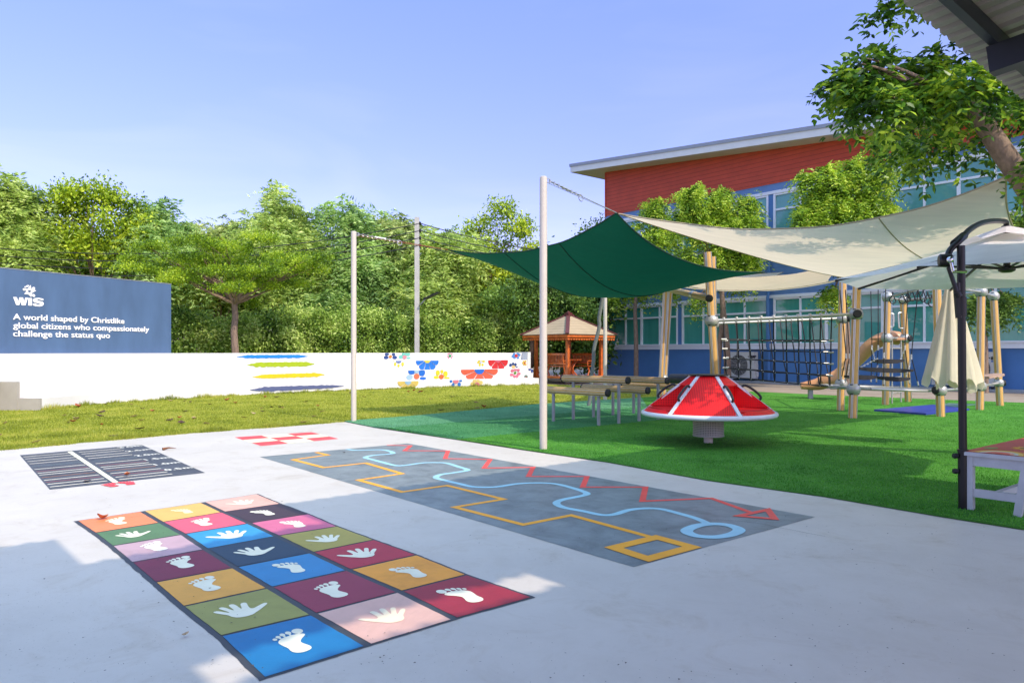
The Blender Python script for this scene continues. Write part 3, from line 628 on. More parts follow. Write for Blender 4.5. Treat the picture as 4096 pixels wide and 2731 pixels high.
for i in range(3):
    for j in range(3):
        f = lambda a, b: zz(A.lerp(B_, a / 3).lerp(D0.lerp(C0, a / 3), b / 3), Zs[0])
        g = MB(); g.poly([f(j, i), f(j, i + 1), f(j + 1, i + 1), f(j + 1, i)])
        build(g, 'checker_square', col('DC4C58' if (i + j) % 2 == 0 else 'EFE3D2', 0.9), ck)
g = MB(); ribbon(g, [(p.x, p.y) for p in [cor] + edgeR], .022, .0035); tag(build(g, 'turf_edge_gap', 'gap', recalc=False), kind='structure')
for P_ in ([(1560, 415), (1850, 440), (2050, 480), (2349, 537)],):
    g = MB(); Q_ = catmull([ground(g4(*p)) for p in P_], 10); Q_ = [q + Vector((noise.noise(q * 5) * .012, noise.noise(q * 7 + Vector((3, 0, 0))) * .012, 0)) for q in Q_]; ribbon(g, Q_, .004, .007); tag(build(g, 'patio_crack', 'gap', recalc=False), kind='structure')
for a_, b_ in (((790, 968), (560, 1040)), ((1320, 1290), (2352, 1245))):
    pass
# dry leaves and twigs
def leafmesh(mb, c, s, a, curl=0.3):
    d = Vector((math.cos(a), math.sin(a), 0)); n = Vector((-d.y, d.x, 0)); b = len(mb.v)
    for i in range(7):
        t = i / 6; wv = math.sin(math.pi * min(1, t * 1.05)) ** 0.8 * 0.34 * s; zc = curl * s * (4 * (t - 0.5) ** 2) * 0.5
        for k in (-1, 0, 1):
            mb.v.append(c + d * ((t - 0.5) * s) + n * (k * wv) + UP * (0.012 + zc + abs(k) * curl * 0.3 * s * math.sin(math.pi * t)))
    for i in range(6):
        for k in range(2): q = b + i * 3 + k; mb.face((q, q + 1, q + 4, q + 3))
protos = []
lm = [mat('dry_leaf_%s' % n, c, 0.8, 0.5, 30) for n, c in (('brown', (0.16, 0.06, 0.025)), ('dark', (0.07, 0.035, 0.02)), ('tan', (0.42, 0.30, 0.18)), ('russet', (0.34, 0.09, 0.03)))]
for i in range(4):
    g = MB(); leafmesh(g, Vector((0, 0, 0)), 0.13, i * 1.3, 0.15 + 0.2 * i); o = build(g, 'fallen_leaf', lm[i]); protos.append(o)
rl_ = random.Random(5); used = set()
lw = ['brown', 'dark', 'pale tan', 'russet']
def putleaf(p, k, sc_, lab, grp='dry leaves scattered on the lawn'):
    o = protos[k].copy() if k in used else protos[k]
    if k in used: COL.objects.link(o)
    used.add(k); o.location = p; o.rotation_euler = (rl_.uniform(-.2, .2), rl_.uniform(-.2, .2), rl_.uniform(0, 6.3)); o.scale = (sc_,) * 3
    tag(o, lab, 'leaf', grp)
cnt = 0
while cnt < 75:
    Y = 10.5 * (28 / 10.5) ** rl_.random(); X = rl_.uniform(-0.72, 0.2) * Y
    if not inpoly(np.array([X]), np.array([Y]), lawnpoly)[0] or not inpoly(np.array([X - .3]), np.array([Y - .6]), lawnpoly)[0]: continue
    k = rl_.choice([0, 0, 1, 1, 2, 3, 3]); putleaf(Vector((X, Y, 0.0)), k, rl_.uniform(0.8, 1.7), 'small %s dead leaf lying on the lawn' % lw[k]); cnt += 1
for k, f, p, s, lab in ((3, z6, (1065, 845), 0.9, 'curled russet leaf on the corner of the orange hopscotch square'), (0, z6, (912, 450), 0.95, 'brown leaf on the left half of the distance chart'), (3, z6, (1330, 393), 0.8, 'small russet leaf right of the chart centre stripe'), (1, g3, (985, 128), 0.4, 'tiny dark leaf on the grey painted field'),
                        (2, h1, (1157, 1382), 0.33, 'pale chip of leaf on bare patio left of the olive square')):
    putleaf(ground(f(*p), 0.012), k, s, lab, 'dry leaves on the patio')
g = MB(); a, b = ground(z6(1700, 118), 0.02), ground(z6(1840, 108), 0.02); g.tube([a, a.lerp(b, 0.4) + Vector((0, 0.03, 0.01)), b], [0.022, 0.012, 0.003], 5)
tag(build(g, 'twig', lm[0]), 'brown twig lying on the patio between chart and checkerboard', 'twig')
# ---------------------------------------------------------------- stepped seating wall
base = catmull([(x, y, 0) for x, y in front0], 8)
def offs(k):
    o = []
    for i, p in enumerate(base):
        t = (base[min(i + 1, len(base) - 1)] - base[max(i - 1, 0)]).normalized()
        if i == 0: t = Vector((0.02, 1, 0)).normalized()
        o.append(p + Vector((-t.y, t.x, 0)) * k)
    return o
TZ = [0.0, 0.285, 0.70, 1.09, 1.405]; TR = 0.48
amph = thing('stepped_seating', 'curved white painted stepped seating with flower murals and brush strokes behind the lawn', 'seating steps', (-6.5, 28, 0))
for k in range(4):
    a = offs(k * TR); b = offs(2.15 + 0.001 * k); z0 = TZ[k] - (0.05 if k == 0 else 0); z1 = TZ[k + 1]
    if k >= 2:   # upper tiers run on to the left of the photo
        a = [a[0] + Vector((-0.4 * 1.2, -6, 0))] + a; b = [b[0] + Vector((-0.4 * 1.2, -6, 0))] + b
    if k == 1: a = [a[0] + Vector((-0.2, -0.04, 0))] + a; b = [b[0] + Vector((-0.2, -0.04, 0))] + b
    g = MB(); n = len(a); g.v = [zz(p, z0) for p in a] + [zz(p, z1) for p in a] + [zz(p, z1) for p in b] + [zz(p, z0) for p in b]
    for i in range(n - 1):
        g.face((i, i + 1, n + i + 1, n + i)); g.face((n + i, n + i + 1, 2 * n + i + 1, 2 * n + i)); g.face((2 * n + i, 2 * n + i + 1, 3 * n + i + 1, 3 * n + i))
    g.face((0, n, 2 * n, 3 * n)); g.face((n - 1, 2 * n - 1, 3 * n - 1, 4 * n - 1))
    build(g, 'step', 'white_wall', amph)
for k_, x0_, x1_ in ((0, 0.0, .545), (1, .545, 1.1)):
    p_ = base[0]; g = MB(); g.box(Vector((p_.x - (x0_ + x1_) / 2, p_.y - .045 - .02 * k_, TZ[k_ + 1] / 2 - .02)), ((x1_ - x0_) / 2, .04, TZ[k_ + 1] / 2 + .022)); build(g, 'side_block', 'side_grey', amph, label='grey unpainted end of the steps')
ea = offs(2 * TR)[-1]; eb = offs(2.15)[-1]; et = (base[-1] - base[-2]).normalized()
g = MB(); g.bar(zz((ea + eb) / 2 + et * 0.09, 0), zz((ea + eb) / 2 + et * 0.09, 1.44), 0.16, 1.2, up=Vector((-et.y, et.x, 0))); build(g, 'end_wall', 'white_wall', amph)
def onriser(p, k):
    """photo pixel -> point on the riser of tier k"""
    a, b = ray(p); C = offs(k * TR)
    for i in range(len(C) - 1):
        P, Q_ = C[i], C[i + 1]; f0 = P.x - a * P.y; f1 = Q_.x - a * Q_.y
        if f0 <= 0 < f1 or f1 <= 0 < f0:
            X = P.lerp(Q_, f0 / (f0 - f1)); z = CH + b * X.y; z = min(max(z, TZ[k] + 0.004), TZ[k + 1] - 0.004)
            return zz(X * 0.9995, z)
    return None
def rpoly(mb, pts, k, lift=0.0):
    L_ = [onriser(p, k) for p in pts]
    if None in L_: return
    mb.poly([Vector((v.x * (1 - lift), v.y * (1 - lift), v.z)) for v in L_])
r5 = fr(1500, 1380, 3.36); r7z = fr(900, 1370, 3.92)
for nm, hx_, k, x0, x1, ya, yb, tl in (('blue', '0C9CF5', 3, 180, 1305, 222, 215, 24), ('green', 'C3DC06', 2, 345, 1405, 350, 335, 34), ('yellow', 'FFE80A', 1, 425, 1565, 540, 502, 30), ('slate', '6F7BAE', 0, 388, 1868, 745, 680, 32)):
    g = MB(); n = 60; mid = []
    for i in range(n):
        t = i / (n - 1); x = x0 + (x1 - x0) * t; yc = ya + (yb - ya) * (t ** 0.8); h = tl * 1.2 * min(1, (t * 6 + 0.05), ((1 - t) * 7 + 0.12)) * (1 + .3 * noise.noise(Vector((i * .9, k * 3, 2))))
        if nm == 'slate': h *= 1.15 - 0.5 * t
        mid.append((x, yc - h * (0.9 + 0.3 * noise.noise(Vector((i * .37, k, 0)))), yc + h * (0.9 + 0.35 * noise.noise(Vector((i * .31, k, 5))))))
    for i in range(n - 1):
        a, b = mid[i], mid[i + 1]; rpoly(g, [r7z(a[0], a[2]), r7z(b[0], b[2]), r7z(b[0], b[1]), r7z(a[0], a[1])], k, 0.0002)
    build(g, 'painted_stroke', wallcol(hx_), amph, label='%s brush stroke' % nm)
FL = [(3, (208, 155), 21, 'F99A24', '26509B', [(150, 166, 30, 22), (266, 166, 30, 22), (160, 122, 28, 16), (250, 124, 24, 16)]),
      (3, (398, 162), 27, 'F7A0AC', '86EAD6', [(348, 158, 26, 24), (382, 120, 20, 18), (436, 122, 36, 22), (452, 172, 26, 12)]),
      (3, (1008, 145), 18, '3CA85C', 'F48CA8', [(1008, 112, 9, 8), (985, 120, 10, 9), (1034, 120, 10, 9), (978, 150, 9, 9), (1040, 150, 9, 9), (988, 172, 10, 9), (1030, 174, 10, 9)]),
      (3, (1898, 143), 21, 'EE2A36', '57A0EC', [(1856, 150, 19, 18), (1938, 132, 18, 18), (1870, 122, 17, 15), (1918, 118, 17, 14), (1876, 170, 16, 14), (1922, 170, 16, 14)]),
      (2, (320, 200), 42, '7F98D8', 'FFF04A', [(254, 200, 16, 18), (271, 256, 16, 24), (317, 277, 16, 20), (372, 256, 17, 26), (392, 190, 18, 16)]),
      (2, (703, 200), 42, 'FFE74C', '0A86F5', [(590, 212, 60, 32), (632, 272, 48, 42), (703, 284, 34, 34), (778, 274, 44, 40), (802, 212, 52, 40)]),
      (2, (1423, 233), 14, 'D8E2F4', 'FFE92A', [(1390, 232, 17, 14), (1403, 202, 16, 16), (1435, 196, 12, 16), (1461, 218, 16, 14), (1447, 264, 14, 16), (1408, 266, 14, 18)]),
      (2, (1655, 198), 38, 'F86F86', 'EE1D27', [(1574, 235, 46, 50), (1640, 272, 34, 40), (1722, 262, 42, 44), (1745, 196, 54, 17)]),
      (2, (1862, 292), 22, 'FFCF7A', '174A8F', [(1822, 268, 17, 20), (1856, 252, 14, 20), (1888, 262, 17, 20), (1905, 295, 16, 7)]),
      (2, (2013, 242), 12, 'F2662A', 'FFD84A', [(1990, 240, 12, 11), (2000, 220, 11, 11), (2024, 218, 11, 11), (2037, 240, 12, 11), (2026, 262, 11, 12), (2002, 262, 11, 11)]),
      (1, (560, 420), 38, 'FB8354', '0A7BEA', [(494, 352, 46, 40), (632, 370, 40, 44), (645, 446, 42, 18)]),
      (1, (893, 425), 32, 'FB7A28', 'FFF01E', [(845, 372, 26, 34), (900, 350, 18, 30), (948, 386, 28, 36), (824, 432, 34, 20), (965, 440, 38, 12)]),
      (1, (1404, 325), 66, '0A78EE', 'FA6A45', [(1238, 342, 96, 42), (1300, 408, 62, 46), (1404, 424, 36, 26), (1512, 408, 62, 46), (1568, 340, 84, 42)]),
      (1, (1884, 373), 18, '64A80A', 'F9849E', [(1846, 344, 22, 20), (1886, 322, 18, 26), (1926, 336, 20, 22), (1934, 384, 24, 18), (1910, 416, 20, 20), (1874, 420, 16, 18), (1838, 398, 26, 18)]),
      (1, (2113, 302), 16, 'F8869C', '1C4DB0', [(2080, 322, 18, 18), (2111, 346, 13, 24), (2148, 330, 18, 22)]),
      (1, (2031, 430), 8, 'E8503A', '3F7F6A', [(2014, 420, 9, 10), (2030, 410, 9, 12), (2048, 422, 9, 10)]),
      (0, (445, 492), 42, 'B3DCFA', 'FFE277', [(350, 518, 50, 42), (410, 552, 32, 26), (470, 554, 32, 26), (538, 510, 48, 40)]),
      (0, (1087, 480), 38, 'FB93A8', '0A86F5', [(1022, 480, 17, 24), (1050, 535, 19, 24), (1133, 527, 20, 26), (1152, 472, 19, 20)]),
      (0, (1373, 530), 31, 'FB86A0', 'FFE88A', [(1340, 482, 24, 30), (1387, 478, 20, 28), (1424, 505, 24, 26), (1312, 522, 26, 26)])]
for k, c, rc, cc, pc, petals in FL:
    fl = MB()
    for x, y, rx, ry in petals:
        # egg-shaped petals, narrowing towards the centre disc
        P = []
        for q in range(22):
            t = 2 * math.pi * q / 22; sx_ = 1.03; wv_ = 1 + .05 * abs(math.sin(2 * t)); ex, ey = x + sx_ * wv_ * rx * math.cos(t), y + sx_ * wv_ * ry * math.sin(t); P.append(r5(ex, ey))
        rpoly(fl, P, k, 0.0002)
    wd_ = {(703, 200): (158, 165, 188, 5), (1404, 325): (256, 185, 308, 5), (1655, 198): (138, 160, 186, 4), (445, 492): (146, 130, 474, 4)}.get(tuple(c))
    if wd_:
        # broad fan-shaped petals with white gaps, cut off by the step above
        fl = MB(); rx, ry, cy_, npet = wd_
        for q in range(npet):
            a0, a1 = math.pi * q / npet + .03, math.pi * (q + 1) / npet - .03; P = [(c[0] + (rc + 7) * math.cos(a), cy_ + (rc + 7) * math.sin(a)) for a in (a1, a0)]
            for i in range(11):
                t = i / 10; a = a0 + (a1 - a0) * t; k2 = .90 + .10 * math.sin(math.pi * t) ** .6; P.append((c[0] + rx * k2 * math.cos(a), cy_ + ry * k2 * math.sin(a)))
            rpoly(fl, [r5(*p) for p in P], k, 0.0002)
    fl.cur = 1; rpoly(fl, [r5(c[0] + rc * math.cos(t), c[1] + rc * math.sin(t)) for t in [2 * math.pi * q / 22 for q in range(22)]], k, 0.0004)
    if k == 1 and c[0] == 560:
        fl.cur = 2
        for x, y, rx, ry in ((560, 345, 34, 34), (465, 432, 44, 36)): rpoly(fl, [r5(x + rx * math.cos(t), y + ry * math.sin(t)) for t in [2 * math.pi * q / 22 for q in range(22)]], k, 0.0003)
        build(fl, 'painted_flower', [wallcol(pc), wallcol(cc), wallcol('B9DFFB')], amph, label='blue and pale blue painted flower with orange centre')
    else: build(fl, 'painted_flower', [wallcol(pc), wallcol(cc)], amph)

# navy sign wall
W1 = at(D(393, 808), 24.8); W0 = at(D(0, 808), 20.0); wd = (W1 - W0).normalized(); W00 = W1 - wd * 9.5; WT = 3.715
wn = Vector((wd.y, -wd.x, 0))       # towards the camera
sign = thing('sign_wall', 'dark blue wall with white emblem and lettering rising above the white steps', 'sign wall', zz((W1 + W00) / 2, 0))
g = MB(); c = zz((W1 + W00) / 2, 0) - wn * 0.09; g.bar(c, c + UP * WT, 0.18, 9.5, up=wd); build(g, 'wall_panel', 'navy_wall', sign)
g = MB(); c2 = zz((W1 + W00) / 2, WT + 0.012) - wn * 0.09; g.box(c2, (4.76, 0.10, 0.010), (wd, wn, UP)); build(g, 'coping', 'steel', sign)
def onwall(p):
    a, b = ray(p); Y = (W0.x * wn.x + W0.y * wn.y) / (a * wn.x + wn.y); return Vector((a * Y, Y, CH + b * Y)) + wn * 0.004
z4 = fr(0, 1080, 2.6133)
def fitline(s, p0, p1, h, bold, spacing=1.0, name='lettering', extrude=0.012):
    a = onwall(z4(*p0)); b = onwall(z4(*p1)); v, f = textverts(s, 1, bold=bold, spacing=spacing); wv = max(q[0] for q in v) - min(q[0] for q in v); x0 = min(q[0] for q in v)
    L_ = (b - a).dot(wd); sx = L_ / wv; v, f = textverts(s, 1, bold=bold, spacing=spacing, extrude=extrude)
    g = MB(); g.v = [a + wd * ((q[0] - x0) * sx) + UP * (q[1] * h) + wn * (q[2] * 1.0 + extrude) for q in v]; g.f = f; g.mi = [0] * len(f)
    build(g, name, 'letter', sign, recalc=False)
hA = (onwall(z4(172, 452)) - onwall(z4(172, 517))).z / 0.73
fitline('A world shaped by Christlike', (134, 517), (1295, 557), hA, 0.005)
fitline('global citizens who compassionately', (134, 606), (1553, 640), hA, 0.005)
fitline('challenge the status quo', (134, 692), (1145, 706), hA, 0.005)
g = MB()
def wp(x, y, l=0.012): return onwall(z4(x, y)) + wn * l
def wpoly(mb, pts, l=0.0):
    F_ = [wp(x, y, 0.012 + l) for x, y in pts]; B = [wp(x, y, 0.0) for x, y in pts]; n = len(F_); b = len(mb.v); mb.v += F_ + B
    mb.face(range(b, b + n))
    for i in range(n): mb.face((b + i, b + (i + 1) % n, b + n + (i + 1) % n, b + n + i))
wpoly(g, [(136, 282), (172, 284), (188, 330), (203, 286), (237, 287), (250, 334), (262, 290), (288, 290), (263, 369), (224, 368), (211, 326), (198, 366), (166, 364)])
wpoly(g, [(293, 292), (331, 294), (331, 372), (293, 370)])
S = [(453, 306), (447, 318), (420, 311), (396, 305), (384, 312), (392, 321), (424, 326), (448, 336), (455, 354), (444, 372), (412, 381), (372, 378), (343, 370), (340, 350), (366, 350), (388, 360), (412, 361), (416, 352), (396, 346), (364, 341), (344, 328), (342, 308), (362, 294), (402, 291), (436, 297)]
wpoly(g, S)
build(g, 'initials', 'letter', sign)
g = MB()   # five-pointed star with a ring centre and round heads between the arms
cx, cy = 304, 222
armang = [-85, -10, 72, 140, 205]
pts = []; 
for i, (t, r) in enumerate(((-78, 66), (-48, 30), (-6, 72), (35, 32), (72, 64), (108, 34), (150, 60), (180, 30), (205, 58), (240, 30))):
    pts.append((cx + r * math.cos(math.radians(t)) * 1.0, cy + r * math.sin(math.radians(t))))
inner = [(cx + 17 * math.cos(math.radians(t)), cy + 13 * math.sin(math.radians(t))) for t in (-78, -48, -6, 35, 72, 108, 150, 180, 205, 240)]
n = 10; b = len(g.v); g.v += [wp(*p) for p in pts] + [wp(*p) for p in inner] + [wp(p[0], p[1], 0) for p in pts]
for i in range(n): j = (i + 1) % n; g.face((b + i, b + j, b + n + j, b + n + i)); g.face((b + i, b + 2 * n + i, b + 2 * n + j, b + j))
for x, y, rx, ry, an in ((285, 168, 17, 9, -20), (262, 178, 8, 8, 0), (348, 193, 15, 16, 40), (250, 203, 14, 12, 20), (348, 266, 18, 14, 35)):
    ca, sa = math.cos(math.radians(an)), math.sin(math.radians(an))
    wpoly(g, [(x + rx * math.cos(t) * ca - ry * math.sin(t) * sa, y + rx * math.cos(t) * sa + ry * math.sin(t) * ca) for t in [2 * math.pi * q / 16 for q in range(16)]])
build(g, 'emblem', 'letter', sign)

# ---------------------------------------------------------------- school building
O = Vector((5.16 + 0.31, 42.94 + 0.25, 0)); U = Vector((0.633, -0.774, 0)); NF = Vector((-0.774, -0.633, 0))
def fu(p):
    a, b = ray(p); Y = O.dot(NF) / (a * NF.x + NF.y); X = Vector((a * Y, Y, 0)); return (X - O).dot(U), CH + b * Y
def fp(u, v, z): return O + U * u + NF * v + UP * z      # v out of the facade
AX = (U, NF, UP)
bld = thing('school_building', 'two-storey blue school building with red boarded top, teal windows and sloping white-edged roof', 'building', O)
def fbox(mb, u0, u1, v0, v1, z0, z1): mb.box(fp((u0 + u1) / 2, (v0 + v1) / 2, (z0 + z1) / 2), ((u1 - u0) / 2, (v1 - v0) / 2, (z1 - z0) / 2), AX)
UE = 46.0
wins = []
xs = [[1396.2, 1436.5, 1473, 1514.6, 1553.7], [1569.9, 1615, 1663, 1710, 1760.7], [1781, 1838, 1898, 1958, 2024], [2048.8, 2124]]
for L_ in xs: wins.append([fu(D(x, 760))[0] for x in L_])
wpan = (wins[2][-1] - wins[2][0]) / 4; gap = wins[3][0] - wins[2][-1]
wins[3] = [wins[3][0] + wpan * i * 1.03 for i in range(5)]
while wins[-1][-1] + gap + 4 * wpan < UE: s = wins[-1][-1] + gap; wins.append([s + wpan * i for i in range(5)])
ZS = [(1.83, 3.32, 3.92), (6.62, 8.12, 8.82)]
g = MB(); fbox(g, 0, UE, -14, 0, 0, 1.60); fbox(g, 0, UE, -14, -0.14, 1.60, 12.0 - 0.087 * UE - .3)
build(g, 'ground_floor_wall', 'blue_wall', bld)
def topz(u): return 11.93 - 0.087 * u
for (zb, zt) in ((1.60, 4.06), (6.40, 8.96)):
    e = [0.0]
    for wv in wins: e += [wv[0] - 0.10, wv[-1] + 0.10]
    e.append(UE)
    for i in range(0, len(e), 2):
        if e[i + 1] - e[i] > 0.02: g = MB(); fbox(g, e[i], e[i + 1], -0.139, 0, zb, zt); build(g, 'pier_wall', 'blue_wall', bld)
g = MB(); fbox(g, 0, UE, -0.139, 0.001, 4.06, 6.40); fbox(g, 0, UE, -0.139, 0.001, 8.96, 9.36); build(g, 'boarded_band', 'blue_board', bld)
g = MB(); a = [fp(0, -14, 9.36), fp(UE, -14, 9.36), fp(UE, -14, topz(UE)), fp(0, -14, topz(0)), fp(0, 0.02, 9.36), fp(UE, 0.02, 9.36), fp(UE, 0.02, topz(UE)), fp(0, 0.02, topz(0))]
g.v = a
for q in ((0, 1, 2, 3), (4, 5, 6, 7), (0, 1, 5, 4), (2, 3, 7, 6), (0, 3, 7, 4), (1, 2, 6, 5)): g.face(q)
build(g, 'red_cladding', 'red_board', bld)
g = MB(); fbox(g, -0.02, 0.05, 0.021, 0.05, 9.3, 11.9); build(g, 'corner_trim', 'red_board', bld)
# sills and heads
for z0, z1, n, v in ((1.58, 1.80, 'window_sill', 0.10), (3.98, 4.12, 'window_head', 0.05), (6.40, 6.58, 'window_sill', 0.10), (8.88, 9.02, 'window_head', 0.05)):
    g = MB(); fbox(g, 0.0, UE, 0.003, v, z0, z1)
    if n == 'window_sill': fbox(g, -0.02, UE, 0.003, v + 0.05, z1, z1 + 0.04)
    build(g, n, 'white_frame', bld)
for fl_, (zb, zm, zt) in enumerate(ZS):
    for wv in wins:
        g = MB(); t = 0.05
        fbox(g, wv[0] - 0.10, wv[0], -0.09, 0.02, zb - 0.04, zt + 0.08); fbox(g, wv[-1], wv[-1] + 0.10, -0.09, 0.02, zb - 0.04, zt + 0.08)
        for i in range(4):
            a, b = wv[i], wv[i + 1]
            if i: fbox(g, a - t * (1.3 if i == 2 else .8), a + t * (1.3 if i == 2 else .8), -0.09, 0.01, zb, zt)
            a2, b2 = a + (t * 1.3 if i == 2 else (t * .8 if i else 0)), b - (t * 1.3 if i == 1 else (t * .8 if i < 3 else 0))
            for z0, z1 in ((zb - 0.04, zb + 0.03), (zm - 0.045, zm + 0.045), (zt - 0.03, zt + 0.08)): fbox(g, a2 + .0005, b2 - .0005, -0.09, 0.005, z0, z1)
        fo = build(g, 'window', 'white_frame', bld)
        g = MB(); fbox(g, wv[0] + .001, wv[-1] - .001, -0.075, -0.06, zb, zt); build(g, 'pane', 'glass' if fl_ == 0 else 'glass_up', fo)
# roof
g = MB(); u0, u1, v1 = -1.68, UE, 1.22
def roofb(mb, ua, ub, va, vb, h0, h1):
    n = len(mb.v)
    for u in (ua, ub):
        for v in (va, vb):
            for h in (h0, h1): mb.v.append(fp(u, v, topz(u) + h))
    for q in ((0, 1, 3, 2), (4, 6, 7, 5), (0, 4, 5, 1), (2, 3, 7, 6), (0, 2, 6, 4), (1, 5, 7, 3)): mb.face([n + i for i in q])
roofb(g, u0 + .03, u1, -15, v1 - .03, 0.0, 0.10); build(g, 'soffit', 'soffit', bld)
g = MB(); roofb(g, u0, u1, v1 - .029, v1 + .02, -0.02, 0.30); roofb(g, u0 - .02, u0 + .029, -15, v1 - .03, -0.02, 0.30); build(g, 'fascia', 'fascia', bld)
g = MB(); roofb(g, u0 - .05, u1, -15, v1 + .06, 0.301, 0.47); build(g, 'roof', 'roof_metal', bld)
pu = (wins[1][-1] + wins[2][0]) / 2
g = MB(); g.tube([fp(pu - .05, 0.1, 0.1), fp(pu - .05, 0.1, 1.5), fp(pu - .05, 0.2, 1.7), fp(pu - .05, 0.2, 4.0), fp(pu - .05, 0.12, 4.25), fp(pu - .05, 0.1, 6.3)], 0.075, 10); build(g, 'downpipe', 'blue_wall', bld, smooth=True)
g = MB(); fbox(g, -1.0, UE, 0.02, 1.5, 0.0, 0.07); tag(build(g, 'apron', 'apron'), kind='structure')

def acunit(u, w_, h, lab, v=0.22, dpt=0.36):
    t = thing('air_conditioner', lab, 'air conditioner', fp(u, v + dpt / 2, 0.07), 'outdoor units at the foot of the blue wall')
    g = MB(); z0 = 0.17
    fbox(g, u - w_ / 2, u + w_ / 2, v, v + dpt, z0, z0 + h); build(g, 'casing', 'ac_white', t)
    R = h * 0.40; c = fp(u - w_ * 0.14, v + dpt + 0.012, z0 + h * 0.5)
    g = MB(); g.lathe(c - NF * 0.008, [(R, 0), (R, 0.004)], 32, NF); build(g, 'fan_opening', mat('fan_dark', (0.06, 0.06, 0.06), 0.6, 0.1), t)
    g = MB()
    for k in range(1, 10): g.ring(c + NF * 0.012, R * k / 9.5, 0.0035, 40, 5, (U, UP, NF))
    for k in range(12):
        a = 2 * math.pi * k / 12; g.tube([c + NF * 0.016, c + NF * 0.016 + (U * math.cos(a) + UP * math.sin(a)) * R], 0.004, 5)
    g.ring(c + NF * 0.01, R, 0.012, 40, 6, (U, UP, NF)); build(g, 'fan_guard', 'ac_white', t)
    g = MB(); g.lathe(c, [(R * .2, 0), (R * .2, 0.02), (0.01, 0.03)], 20, NF); build(g, 'fan_hub', 'alu', t)
    g = MB()
    for k in (-.35, .35): fbox(g, u + w_ * k - .03, u + w_ * k + .03, v - .02, v + dpt + .02, 0.075, z0 - .001)
    build(g, 'foot', 'black', t)
    g = MB(); fbox(g, u + w_ / 2 + .001, u + w_ / 2 + .07, v + .05, v + .2, z0 + .10, z0 + .32); fbox(g, u + w_ / 2 + .001, u + w_ / 2 + .05, v + .06, v + .18, z0 + .42, z0 + .72); build(g, 'valve_cover', 'ac_white', t)
    g = MB(); lz = z0 + h * 0.82; lx = u + w_ * 0.27; sz = w_ * 0.05
    addtext(g, 'MITSUBISHI', sz * 1.15, fp(lx + sz, v + dpt + .004, lz), U, UP, NF, bold=0.01); addtext(g, 'ELECTRIC', sz * 1.15, fp(lx + sz, v + dpt + .004, lz - sz), U, UP, NF, bold=0.01)
    g.cur = 1
    c3 = fp(lx + sz * .1, v + dpt + .004, lz + sz * .1)
    for a in (90, 210, 330):
        d = U * math.cos(math.radians(a)) + UP * math.sin(math.radians(a)); e = U * math.cos(math.radians(a + 60)) + UP * math.sin(math.radians(a + 60)); e2 = U * math.cos(math.radians(a - 60)) + UP * math.sin(math.radians(a - 60)); k = sz * .5
        g.poly([c3, c3 + e2 * k, c3 + d * k, c3 + e * k] if False else [c3, c3 + e * k, c3 + (e + e2) * k, c3 + e2 * k])
    g.cur = 2; fbox(g, lx + sz, lx + sz * 5, v + dpt + .003, v + dpt + .006, lz - sz * 2.6, lz - sz * 1.7)
    build(g, 'badge', ['black', 'black', col('3A6FC4')], t, recalc=False)
ua = fu(D(1703, 850))[0]; ub = fu(D(1759, 850))[0]; acunit((ua + ub) / 2 - .25, ub - ua - .05, 1.28, 'off-white outdoor unit seen through the rope net')
ua = fu(D(2241, 850))[0]; ub = fu(D(2325, 850))[0]; acunit((ua + ub) / 2 - .25, ub - ua - .1, 1.28, 'off-white outdoor unit behind the timber posts right of the dark umbrella pole')
ua = fu(D(2160, 850))[0]; ub = fu(D(2232, 850))[0]; acunit((ua + ub) / 2 - .25, ub - ua - .3, 0.85, 'low off-white outdoor unit mostly hidden behind the folded cream umbrella')

# ---------------------------------------------------------------- gazebo
gz = Vector((2.62, 34.3, 0)); gt = thing('gazebo', 'orange varnished wooden gazebo with cream shingled roof beside the blue building', 'gazebo', gz)
def gp(a, b, z): return gz + Ld * a + Vd * b + UP * z
GA = (Ld, Vd, UP); H2 = 1.06; PZ = 0.36
corners = [(-1, -1), (-1, 1), (1, 1), (1, -1)]
g = MB(); g.box(gp(0, 0, PZ - .05), (H2 + .14, H2 + .14, .05), GA); build(g, 'floor', 'orange_wood', gt)
g = MB()
for a, b in corners: g.box(gp(a * .95, b * .95, (PZ - .1) / 2), (.07, .07, (PZ - .1) / 2), GA)
build(g, 'footing', 'bark', gt)
for a, b in corners:
    g = MB(); p = [(0.085, PZ), (0.085, PZ + .35), (0.055, PZ + .42), (0.06, PZ + .5), (0.045, 1.3), (0.06, 1.5), (0.06, 2.25)]
    g.box(gp(a * H2, b * H2, PZ + (2.2 - PZ) / 2), (.065, .065, (2.2 - PZ) / 2), GA)
    g.box(gp(a * H2, b * H2, PZ + .14), (.085, .085, .14), GA); g.box(gp(a * H2, b * H2, 2.12), (.085, .085, .07), GA)
    build(g, 'post', 'orange_wood', gt)
EV = 1.56; EZ = 2.24; AZ = 3.12
g = MB(); n0 = 6
for k in range(4):
    a = corners[k]; b = corners[(k + 1) % 4]
    g.poly([gp(a[0] * EV, a[1] * EV, EZ), gp(b[0] * EV, b[1] * EV, EZ), gp(b[0] * .12, b[1] * .12, AZ), gp(a[0] * .12, a[1] * .12, AZ)])
    g.poly([gp(a[0] * EV, a[1] * EV, EZ - .03), gp(b[0] * EV, b[1] * EV, EZ - .03), gp(b[0] * .12, b[1] * .12, AZ - .04), gp(a[0] * .12, a[1] * .12, AZ - .04)])
build(g, 'roof', 'shingle', gt, recalc=False)
g = MB()
for a, b in corners: g.bar(gp(a * (EV + .03), b * (EV + .03), EZ + .01), gp(a * .1, b * .1, AZ + .02), 0.17, 0.05)
